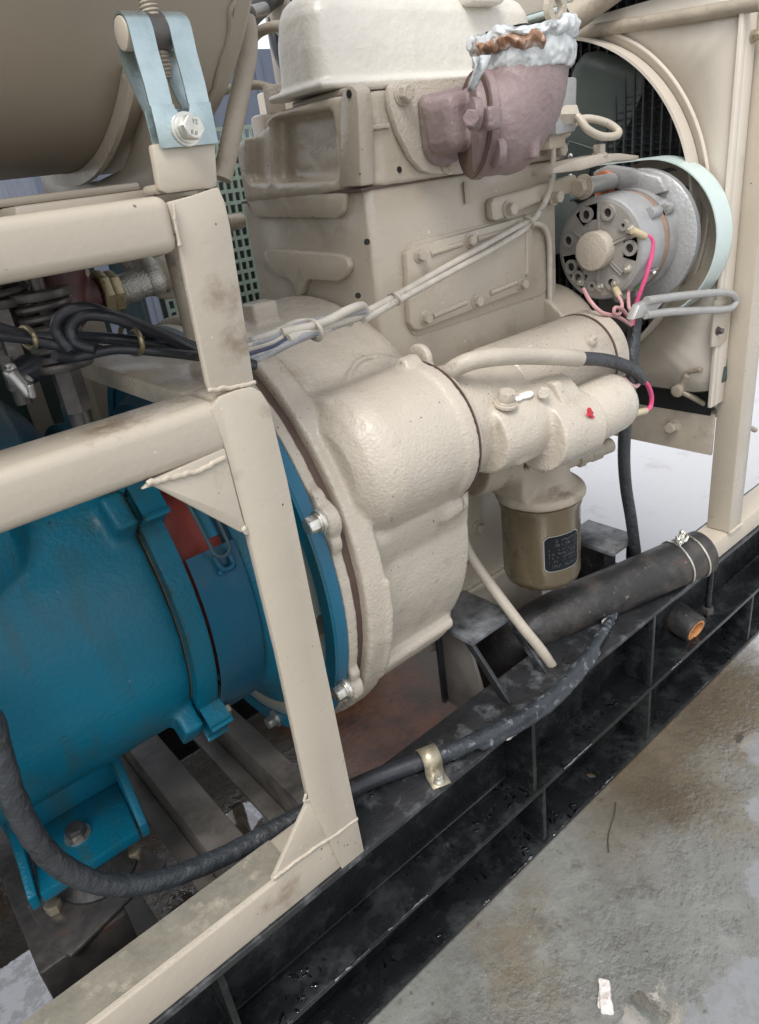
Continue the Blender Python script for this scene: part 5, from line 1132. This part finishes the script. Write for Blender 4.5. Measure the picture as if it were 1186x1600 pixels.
for k in range(4):
    b.tube([kc + Vector((rnd.uniform(-.014, .014), rnd.uniform(-.008, .008), rnd.uniform(-.018, .012))) for _ in range(5)] , 0.0016, 6, 6)
b.sphere(kc, 0.006); b.sphere(kc + Vector((0.006, 0, 0.008)), 0.005)
b.build('twisted_wire', 'bolt', RH)
b = MB(); p = h1 - hd_ * 0.085 - Y * 0.0328 + Z * 0.0214; u2 = hd_.cross(Vector((0, -0.84, 0.54))).normalized(); b.obox(p + Vector((0, -0.0002, 0.0003)), hd_ * 0.013, u2 * 0.004, hd_.cross(u2) * 0.0012, 0.001); b.build('red_smear', mat('dull_red_mark', (0.13, 0.035, 0.04), 0.5, var=0.5, vscale=60), RH)
# pipe stub with rusty mouth hanging in the channel
PS = thing('pipe_stub', (1.05, 0.04, 0.23), 'dark pipe stub with an orange rusty mouth poking through the black channel', 'pipe')
p1 = at(1088, 985, 'y', 0.012); pd = Vector((-0.12, -0.97, -0.20)).normalized()
b = MB(); b.lathe(p1 - pd * 0.11, pd, [(0, 0), (0, 0.029), (0.105, 0.029), (0.11, 0.0275), (0.11, 0.0225), (0.09, 0.022), (0.09, 0)], 40); b.build('pipe', 'rubber', PS)
b = MB(); b.lathe(p1 - pd * 0.018, pd, [(0, 0), (0, 0.0218), (0.0185, 0.0222), (0.0185, 0.019), (0.003, 0.018), (0.003, 0)], 28); b.build('rusty_mouth', 'rust_orange', PS)
# long bolt and blue-grey pipe in the far bay
LB = thing('tie_bolt', (1.145, 0.02, 0.15), 'long dark vertical tie bolt with a nut in the far bay of the channel', 'bolt')
b = MB(); b.cyl((1.145, 0.022, 0.137), (1.145, 0.022, 0.284), 0.0055, seg=14); b.build('shank', 'black', LB)
b = MB(); b.cyl((1.145, 0.022, 0.158), (1.145, 0.022, 0.172), 0.0115, seg=6, bev=.001); b.build('nut', 'steel_dark', LB)
BP = thing('cross_pipe', (1.12, 0.04, 0.2), 'blue grey painted pipe behind the tie bolt in the far channel bay', 'pipe')
b = MB(); b.cyl((1.03, 0.040, 0.250), (1.135, 0.040, 0.250), 0.0145, seg=28); b.build('pipe', mat('blue_grey_paint', (0.06, 0.08, 0.10), 0.25), BP)
# tan tube from the crankcase down to the rail
cable('drain_tube', path('y', (716, 820, .17), (735, 868, .155), (775, 925, .115), (815, 978, .075), (845, 1015, .055), (862, 1040, .046)), 0.0082, 'sleeve', 'beige sprayed tube running down from the engine to the black rail', 'tube', n=8, seg=16)
# starter cable in its sprayed sleeve
SC = thing('starter_cable', tuple(at(850, 555, 'y', 0.04)), 'beige oversprayed starter cable arching over the starter, grey at its end', 'cable')
b = MB(); b.tube(path('y', (694, 592, .075), (712, 575, .060), (745, 562, .045), (800, 556, .035), (860, 557, .030), (905, 560, .030)), 0.0105, 16, 8); b.build('sleeve', 'sleeve', SC)
b = MB(); b.tube(path('y', (900, 560, .030), (940, 562, .030), (972, 570, .032), (994, 582, .034), (1002, 594, .036)), 0.0088, 14, 8); b.build('cable_end', 'conduit', SC)
# vertical loom beside the alternator
cable('wire_loom', path('y', (994, 480, .09), (990, 530, .085), (986, 590, .075), (978, 650, .075), (975, 710, .08), (978, 760, .085), (986, 810, .085), (993, 862, .085)), 0.0098, 'conduit', 'dark flexible loom hanging down from the alternator to the rail', 'cable', n=8, seg=14)
# pink wires
PK_ = 'pink and pale wires at the alternator and starter'
def pxw(name, pts, r, m, label): return cable(name, path('y', *pts), r, m, label, 'wire', PK_, n=8, seg=8)
pxw('wire', [(1002, 364, .075), (1018, 374, .068), (1019, 395, .066), (1010, 430, .068), (996, 470, .075), (988, 508, .08)], 0.0032, 'pink', 'bright pink wire curving down the right of the alternator face')
pxw('wire', [(982, 450, .10), (982, 470, .085), (984, 483, .078), (994, 484, .074), (996, 476, .074), (988, 482, .076), (984, 492, .078), (988, 505, .08)], 0.0026, 'pink_pale', 'pale pink wire looping below the middle terminal of the alternator')
pxw('wire', [(966, 462, .095), (972, 476, .085), (968, 490, .078), (960, 490, .076), (961, 481, .076), (972, 483, .077), (982, 496, .078), (987, 507, .08)], 0.0026, 'pink_pale', 'pale pink wire with a small round loop below the lower alternator terminal')
pxw('wire', [(912, 452, .125), (922, 470, .10), (940, 488, .085), (965, 495, .08), (986, 508, .08)], 0.0028, 'pink_pale', 'beige wire from the leftmost alternator terminal to the loom')
pxw('wire', [(974, 590, .036), (984, 600, .034), (994, 604, .034), (1002, 594, .036), (1005, 590, .036)], 0.0028, 'pink_pale', 'pale pink wire curling off the starter solenoid top')
pxw('wire', [(1000, 590, .036), (1012, 602, .034), (1018, 620, .034), (1016, 636, .034), (1008, 642, .034)], 0.0034, 'pink', 'bright pink wire hooking down to a beige terminal by the solenoid')
def ferrule(p, q, r, parent=None):
    b = MB(); b.cyl(p, q, r, seg=12, bev=r * .15); return tag(b.build('terminal_sleeve', 'ferrule'), None)
for (a, q, lb) in (((988, 360, .078), (1008, 370, .070), 'tan crimp sleeve at the upper alternator terminal'), ((982, 436, .108), (982, 452, .098), 'tan crimp sleeve at the middle alternator terminal'), ((960, 448, .112), (968, 464, .096), 'tan crimp sleeve at the lower alternator terminal'), ((1009, 642, .034), (990, 646, .034), 'beige flag terminal at the end of the lower pink wire')):
    b = MB(); b.cyl(at(a[0], a[1], 'y', a[2]), at(q[0], q[1], 'y', q[2]), 0.0052, seg=12, bev=.0008); tag(b.build('terminal_sleeve', 'ferrule'), lb, 'terminal', 'tan crimp sleeves on the wires')
# sense pipe with loop at the front of the head
SPp = thing('pressure_pipe', tuple(at(890, 210, 'y', 0.15)), 'thin beige pipe with a curled loop and unions at the front of the engine', 'pipe')
b = MB(); b.tube(path('y', (893, 178, .14), (905, 185, .13), (918, 202, .12), (940, 213, .115), (962, 212, .115), (966, 205, .12), (950, 193, .13), (925, 186, .14), (905, 188, .15), (885, 205, .16)), 0.0052, 12, 8); b.build('loop', 'tan', SPp)
b = MB(); c1 = at(884, 177, 'y', 0.145); b.cyl(c1 - Vector((0.016, -0.004, 0.001)), c1 + Vector((0.012, -0.004, -0.003)), 0.0125, seg=6, bev=.001); b.build('union_nut', 'tan', SPp)
b = MB(); c2 = at(862, 218, 'y', 0.165); b.obox(c2, X * 0.018, Y * 0.01, Z * 0.012, 0.003); b.cyl(c2, at(885, 203, 'y', 0.16), 0.009, seg=14); b.build('elbow_union', 'tan', SPp)
b = MB(); b.tube(path('y', (864, 230, .160), (864, 255, .160), (862, 285, .165), (852, 315, .172), (838, 338, .176), (826, 348, .178)), 0.0042, 10, 8); b.build('down_pipe', 'wire_tan', SPp)
b = MB(); b.tube(path('y', (828, 349, .178), (842, 350, .178), (852, 358, .180), (858, 380, .182), (859, 430, .184), (859, 505, .186)), 0.0042, 10, 8); b.build('side_pipe', 'wire_tan', SPp)
# two sprayed wires strung along the block
WG = 'sprayed wires running from the cable bundle up to the engine front'
cable('sprayed_wire', path('y', (570, 489, .105), (620, 462, .135), (680, 427, .155), (760, 382, .165), (815, 351, .172), (828, 346, .174)), 0.0042, 'wire_tan', 'upper of the two beige sprayed wires crossing the side cover', 'wire', WG, seg=10)
cable('sprayed_wire', path('y', (568, 500, .100), (622, 470, .128), (690, 433, .150), (765, 392, .160), (815, 362, .168), (828, 350, .172)), 0.0040, 'wire_tan', 'lower of the two beige sprayed wires crossing the side cover', 'wire', WG, seg=10)
def tie(pts, r, label, m='wire_tan'):
    b = MB(); b.tube(pts, r, 8, 6); return tag(b.build('cable_tie', m), label, 'cable tie', 'ties round the cable bundles')
def loop_tie(u, v, y, du, dv, dy, r, label, m='wire_tan'):
    c = at(u, v, 'y', y); e = at(u + du, v + dv, 'y', y) - c; f = Vector((0, dy, 0))
    return tie([c + e * math.cos(2 * PI * k / 14) + f * math.sin(2 * PI * k / 14) for k in range(15)], r, label, m)
loop_tie(617, 467, .130, 4, 9, .010, 0.0016, 'beige tie round the two wires left of the side cover')
loop_tie(825, 348, .174, 3, 8, .010, 0.0016, 'beige tie where the two wires meet the thin pipe')
loop_tie(491, 516, .088, 4, 15, .012, 0.0022, 'beige tie round the sprayed bundle over the flywheel housing')
# cable bundle: black behind the post on the left, sprayed on the right
BG = 'cables bundled behind the front post'
rt = [(570, 486), (562, 480), (545, 492), (520, 502), (566, 494), (548, 506)]
mids = [(470, 508, .10), (474, 513, .092), (470, 520, .085), (474, 526, .08), (462, 532, .08), (468, 503, .105)]
mt = ['wire_mix', 'wire_tan', 'wire_dark', 'wire_mix', 'wire_mix', 'wire_tan']
lbl = ['grey sprayed cable, second from the top of the bundle over the housing', 'beige sprayed cable at the middle of the bundle over the housing', 'dark blue cable in the middle of the bundle over the housing', 'grey sprayed cable below the dark blue one in the bundle', 'lowest grey cable of the bundle leaving the front post', 'topmost beige cable of the bundle over the housing']
starts = [(385, 540), (385, 546), (385, 553), (385, 560), (385, 567), (385, 534)]
for i in range(6):
    m0 = mids[i]; e = rt[i]
    pts = path('y', (*starts[i], .085), ((starts[i][0] + m0[0]) / 2, (starts[i][1] + m0[1]) / 2 + 2, .085), m0, ((m0[0] + e[0]) / 2 + 8, (m0[1] + e[1]) / 2 + (1 if i % 2 else -3), .095), (*e, .10 + .003 * i))
    cable('bundled_cable', pts, 0.0037 if i != 5 else 0.0033, mt[i], lbl[i], 'cable', BG, seg=10)
cable('bundled_cable', path('y', (440, 520, .085), (500, 506, .085), (545, 484, .09), (566, 478, .10), (568, 490, .104), (545, 498, .098), (500, 512, .088), (450, 530, .08)), 0.0046, 'wire_tan', 'beige cable doubled back in a loop at the right end of the bundle', 'cable', BG, seg=10)
# left part of the bundle, black with loops
LG = 'black cables looped between the two front beams'
LQ = [([(398, 560), (330, 553), (270, 535), (200, 505), (140, 482), (100, 490), (88, 515), (110, 540), (160, 548)], .09, 'black cable forming the outer left loop of the bundle between the beams'),
      ([(398, 566), (330, 556), (262, 528), (190, 500), (135, 492), (112, 512), (120, 536), (150, 545)], .082, 'black cable forming the inner left loop of the bundle between the beams'),
      ([(398, 552), (320, 546), (250, 520), (180, 494), (130, 484), (104, 500), (96, 528), (112, 548)], .10, 'black cable topmost in the looped bundle between the beams'),
      ([(398, 572), (330, 560), (250, 550), (180, 546), (120, 558), (85, 556)], .075, 'black cable along the bottom of the looped bundle between the beams'),
      ([(398, 570), (320, 556), (230, 536), (160, 528), (110, 526)], .088, 'straight black cable in the middle of the looped bundle between the beams'),
      ([(150, 545), (90, 540), (40, 530), (-40, 520)], .10, 'black cable leading off to the left edge, lower of the pair'),
      ([(120, 530), (70, 527), (30, 522), (-40, 500)], .105, 'black cable leading off to the left edge, upper of the pair')]
for i, (pl_, y_, lb) in enumerate(LQ):
    cable('looped_cable', [at(u, v, 'y', y_ + 0.008 * math.sin(k * 1.3 + i)) for k, (u, v) in enumerate(pl_)], 0.0047 if i not in (3, 5) else 0.0040, 'cable', lb, 'cable', LG, seg=12)
loop_tie(205, 531, .085, 5, 22, .022, 0.0022, 'beige tie round the black loops between the beams', 'brass')
loop_tie(44, 528, .10, 4, 16, .02, 0.0022, 'brown tie round the black cables at the left edge', 'brass')
# wrapped conduit: from the compressor over the foot and along the rail to the hose
CD = thing('wrapped_conduit', (0.25, 0.08, 0.30), 'dark wrapped conduit sagging in front of the blue foot and along the black rail', 'conduit')
b = MB(); p_ = at(-30, 1110, 'y', .10); pts = [p_ + Vector((-.16, .11, .24)), p_ + Vector((-.09, .05, .15)), p_ + Vector((-.035, .012, .07))] + path('y', (-30, 1110, .10), (0, 1178, .095), (25, 1258, .09), (70, 1330, .09), (125, 1370, .09), (190, 1384, .09), (260, 1372, .09), (330, 1346, .088), (400, 1312, .084), (465, 1276, .078), (540, 1240, .066))
b.tube(pts, 0.0112, 20, 10); o = cast(b.build('conduit_left', 'conduit', CD), 0.0022, 3, 0.0030, 0.018)
b = MB(); pts = path('z', (540, 1236, .312), (590, 1214, .309), (650, 1192, .309), (672, 1184, .309)); b.tube(pts, 0.0112, 20, 8); b.build('conduit_middle', 'cable', CD)
b = MB(); pts = path('z', (672, 1184, .309), (720, 1168, .309), (780, 1140, .307), (830, 1112, .307), (870, 1078, .306), (905, 1040, .306), (935, 1000, .306), (952, 972, .303), (966, 950, .300), (985, 925, .297)); b.tube(pts, (0.0118, 0.0062), 20, 8); b.tube([p_ + Vector((0.0, -0.012, -0.004)) for p_ in path('z', (740, 1158, .305), (800, 1128, .303), (850, 1095, .303), (890, 1055, .303), (925, 1010, .303))], 0.0055, 12, 8); cast(b.build('conduit_right', 'conduit_paint', CD), 0.0022, 3, 0.003, 0.018)
# cable clamp on the rail
CC = thing('cable_clip', tuple(at(672, 1195, 'z', 0.293)), 'dull zinc saddle clip with a bolt holding the conduit to the rail', 'clip')
d_ = (at(700, 1172, 'z', .309) - at(640, 1196, 'z', .309)).normalized(); c_ = at(670, 1185, 'z', .309); s_ = Vector((-d_.y, d_.x, 0)); s_ = s_ if s_.y < 0 else -s_
t = bmesh.new(); R = []
prof = [(s_ * 0.037 + Z * -0.0145), (s_ * 0.0165 + Z * -0.0140)] + [(s_ * 0.0148 * math.cos(math.radians(a)) + Z * 0.0148 * math.sin(math.radians(a))) for a in range(-20, 201, 20)]
for off in (-0.0125, 0.0125): R.append([t.verts.new(c_ + d_ * off + q) for q in prof])
for k in range(len(prof) - 1): t.faces.new((R[0][k], R[0][k + 1], R[1][k + 1], R[1][k]))
b = MB(); b._add(t); o = b.build('clip_strap', 'bolt_yellow', CC); so_ = o.modifiers.new('sheet', 'SOLIDIFY'); so_.thickness = 0.0018; so_.offset = 0
bolt(c_ + s_ * 0.027 - Z * 0.0135, Z, 0.0065, 'bolt', CC, h=0.006)
b = MB(); b.tube(path('z', (790, 1155, .2945), (815, 1138, .2945), (835, 1118, .2945)), 0.003, 8, 5, jit=.4); tag(b.build('peeled_paint', 'wire_tan'), 'peeling beige paint sliver on the rail edge under the conduit', 'paint flake')
b = MB(); c_ = at(950, 972, 'z', 0.30); b.obox(c_, X * 0.012, Y * 0.006, Z * 0.007, 0.002); tag(cast(b.build('paint_lump', 'wire_mix'), 0.002, 3, 0.004, 0.01), 'pale paint lump on the rail beside the black hose', 'lump')

# ================================================================== behind the frame, left
SV = 'spring valves seen between the front beams'
def spring_valve(x, y, z0, z1, R, label, cap=True):
    t_ = thing('spring_valve', (x, y, z0), label, 'valve', SV)
    b = MB(); b.helix((x, y, z0 + 0.02), (x, y, z1), R, 6, R * 0.16, 8, 20); b.build('coil_spring', 'steel_dark', t_)
    b = MB(); b.cyl((x, y, z0 + 0.012), (x, y, z0 + 0.02), R * 1.25, seg=28, bev=.002); b.cyl((x, y, z1), (x, y, z1 + 0.008), R * 1.2, seg=28, bev=.002); b.cyl((x, y, z0 - 0.03), (x, y, z0 + 0.012), R * 0.62, seg=6); b.cyl((x, y, z0 - 0.045), (x, y, z0 - 0.03), R * 0.45, seg=14); b.cyl((x, y, z0), (x, y, z1 + 0.02), R * 0.3, seg=12)
    o = b.build('spindle', 'steel_dark', t_); o['kind'] = 'stuff'; return t_
p = at(112, 610, 'y', 0.20); spring_valve(p.x, p.y, p.z + 0.01, p.z + 0.085, 0.022, 'black coil spring on a nut hanging below the looped cables')
p = at(14, 500, 'y', 0.22); spring_valve(p.x, p.y, p.z, p.z + 0.075, 0.022, 'grey coil spring at the left edge under the upper beam')
p = at(14, 560, 'y', 0.26); spring_valve(p.x, p.y, p.z, p.z + 0.06, 0.018, 'dark coil spring at the left edge behind the cables')
VB = thing('pipe_fitting', tuple(at(110, 470, 'y', 0.28)), 'dark red pipe tee with a brass nut and braided steel hose under the upper beam', 'fitting')
b = MB(); b.cyl(at(82, 405, 'y', 0.28), at(88, 480, 'y', 0.28), 0.030, seg=28, bev=.004); b.cyl(at(88, 470, 'y', 0.28), at(152, 462, 'y', 0.28), 0.019, seg=24); b.sphere(at(88, 478, 'y', 0.28), 0.032); cast(b.build('pipe_tee', 'maroon', VB), 0.003, 4)
b = MB(); b.cyl(at(152, 462, 'y', 0.28), at(168, 459, 'y', 0.28), 0.0245, seg=8, bev=.002); b.cyl(at(168, 459, 'y', 0.28), at(184, 456, 'y', 0.28), 0.0225, seg=8, bev=.002); b.build('brass_nut', 'brass', VB)
b = MB(); q0 = at(184, 456, 'y', 0.28); q1 = at(236, 438, 'y', 0.28); b.tube([q0, at(210, 448, 'y', .28), q1], 0.0145, 18, 8); b.helix(q0, at(215, 445, 'y', .28), 0.0148, 14, 0.0014, 6, 16); b.build('braided_hose', 'braid', VB)
b = MB(); b.tube([at(242, 438, 'y', .28), at(230, 420, 'y', .29), at(205, 405, 'y', .31), at(185, 380, 'y', .33)], 0.0135, 16, 8); b.sphere(at(238, 438, 'y', .28), 0.017); b.build('hose_elbow', 'braid', VB)
AR = thing('pivot_arm', tuple(at(40, 585, 'y', 0.2)), 'dark pivot arm with a small steel clevis pin at the left edge', 'lever')
b = MB(); b.cyl(at(110, 545, 'y', 0.2), at(20, 590, 'y', 0.2), 0.013, seg=18); b.build('arm', 'cable', AR)
b = MB(); b.cyl(at(18, 582, 'y', 0.19), at(50, 618, 'y', 0.18), 0.006, seg=12); b.cyl(at(30, 604, 'y', 0.19), at(46, 588, 'y', 0.19), 0.006, seg=10); b.cyl(at(46, 600, 'y', 0.17), at(52, 622, 'y', 0.17), 0.0035, seg=10); b.tube([at(10, 575, 'y', .19), at(18, 570, 'y', .19), at(30, 590, 'y', .19), at(22, 600, 'y', .19), at(8, 580, 'y', .19)], 0.003, 8, 4); cast(b.build('clevis', 'steel', AR), 0.0013, 1)
# machine room clutter deeper in
PN = thing('dark_backdrop', (0.2, 0.95, 0.0), 'added dark green grey cabinet deep behind the frame on the left', 'backdrop')  # added dark backdrop, raised on legs so sky reflects in the puddle
b = MB(); b.box(-1.2, 0.42, 0.72, 0.78, 0.62, 1.02, 0.006); b.build('backdrop_panel', 'greenbox', PN)
b = MB(); b.box(-0.02, 0.012, 0.712, 0.7195, 0.64, 1.0, 0.002); b.box(0.25, 0.28, 0.712, 0.7195, 0.64, 1.0, 0.002); o = b.build('backdrop_trim', 'tan_tank', PN); o['kind'] = 'stuff'
for xx in (-0.6, 0.38):
    b = MB(); b.box(xx, xx + 0.03, 0.725, 0.775, 0.0, 0.6195, 0.002); b.build('backdrop_leg', 'tan_tank', PN)
PR = 'grey pipes standing behind the frame'
for (u, v0, v1, y_, r, lb) in ((185, 400, 520, .5, .016, 'grey green pipe behind the braided hose, left one'), (212, 470, 520, .52, .014, 'grey green pipe behind the braided hose, right one'), (268, 385, 480, .16, .008, 'beige pipe just left of the upper post')):
    b = MB(); p0 = at(u, v0, 'y', y_); b.cyl(Vector((p0.x, p0.y, p0.z - 0.35 if r > .01 else p0.z - .1)), p0 + Z * 0.02, r, seg=18); tag(b.build('standing_pipe', 'blue_dusty' if r > .01 else 'tan_dirty'), lb, 'pipe', PR)
HW = thing('hand_valve', tuple(at(258, 425, 'y', 0.45)), 'small dull hand wheel valve left of the upper post', 'valve')
b = MB(); c0 = at(258, 428, 'y', 0.45); vd = Vector((-0.3, -0.9, 0.1)).normalized(); u_, v_ = perp(vd)
b.tube([c0 + (u_ * math.cos(2 * PI * k / 20) + v_ * math.sin(2 * PI * k / 20)) * 0.028 for k in range(21)], 0.005, 8, 3); b.build('wheel', 'tan_dirty', HW)
b = MB(); b.cyl(c0 - vd * 0.02, c0 + vd * 0.06, 0.010, seg=14); b.sphere(c0 + vd * 0.05, 0.022); b.build('valve_body', 'tan_dirty', HW)
# gap between tank and engine: grille, grey panel, hoses
GR = thing('mint_grille', (0.66, 0.66, 0.75), 'pale green perforated grille panel between the air tank and the engine', 'grille')
gx0, gx1, gz0, gz1, gy = 0.50, 0.80, 0.72, 1.09, 0.66; nx, nz = 22, 20
b = MB()
for k in range(nx + 1): xx = gx0 + (gx1 - gx0) * k / nx; b.box(xx - 0.0022, xx + 0.0022, gy, gy + 0.004, gz0, gz1, 0.0)
for k in range(nz + 1): zz = gz0 + (gz1 - gz0) * k / nz; b.box(gx0, gx1, gy + 0.0005, gy + 0.0035, zz - 0.003, zz + 0.003, 0.0)
o = b.build('grille_mesh', 'mint_inner', GR); o['kind'] = 'stuff'
b = MB(); b.box(gx0, gx1, gy + 0.03, gy + 0.034, gz0, gz1 - 0.02, 0.0); b.build('grille_backing', 'fan', GR)
b = MB(); b.box(0.76, 0.80, gy - 0.03, gy + 0.03, 0.5, 1.14, 0.004); b.build('grille_post', 'tan_block', GR)
GP = thing('grey_container', (2.2, 2.6, 0.0), 'slate grey container wall standing far behind the tank', 'container')
b = MB(); b.box(0.9, 2.6, 2.5, 3.6, 0.0, 1.52, 0.01); b.build('container_wall', 'greypanel', GP)
for k in range(12):
    b = MB(); b.box(0.95 + k * 0.14, 0.985 + k * 0.14, 2.492, 2.4995, 0.05, 1.50, 0.001); b.build('corrugation', 'greypanel', GP)
cable('black_hose', path('y', (428, -30, .50), (428, 20, .5), (430, 55, .5), (438, 85, .48), (452, 112, .46)), 0.0095, 'cable', 'black hose hanging in the gap behind the cream valve cover', 'hose', n=8, seg=14)
HC = thing('clamped_hose', tuple(at(400, 15, 'y', 0.45)), 'short black hose with a steel screw clamp at the top edge behind the tank', 'hose')
b = MB(); b.tube(path('y', (380, 45, .42), (392, 25, .44), (410, 8, .46), (432, -10, .48)), 0.013, 16, 6); b.build('hose', 'cable', HC)
b = MB(); b.cyl(at(392, 20, 'y', .42), at(414, 14, 'y', .43), 0.008, seg=12); b.cyl(at(397, 10, 'y', .43), at(402, 26, 'y', .43), 0.011, seg=14); b.build('screw_clamp', 'steel', HC)
cable('tan_pipe', path('y', (394, 62, .44), (405, 50, .42), (425, 42, .40), (445, 40, .39)), 0.0066, 'tan_dirty', 'bent beige pipe entering the back of the valve cover', 'pipe', n=8)
cable('tank_hose', path('y', (384, 30, .17), (388, 55, .165), (386, 90, .16), (376, 140, .155), (366, 190, .15), (356, 240, .15), (347, 280, .15)), 0.0090, 'tan_dirty', 'dusty grey brown hose running down beside the tank end', 'hose', n=8, seg=14)
FP = thing('filler_pipe', tuple(at(445, 10, 'y', 0.42)), 'pale beige standing pipe behind the valve cover at the top edge', 'pipe')
p0 = at(446, 20, 'y', 0.5); b = MB(); b.cyl(p0 - Z * 0.1, p0 + Z * 0.15, 0.030, seg=32); b.build('pipe', 'tan_cast', FP)
EH = thing('exhaust_stub', tuple(at(495, -10, 'y', 0.4)), 'dark stub with a brown band behind the valve cover at the top edge', 'stub')
p0 = at(500, -12, 'y', 0.42); b = MB(); b.cyl(p0 - X * 0.03, p0 + X * 0.06, 0.03, seg=28); b.build('stub', 'wire_dark', EH)
b = MB(); b.cyl(p0 + X * 0.01, p0 + X * 0.05, 0.031, seg=28); b.build('band', 'maroon', EH)
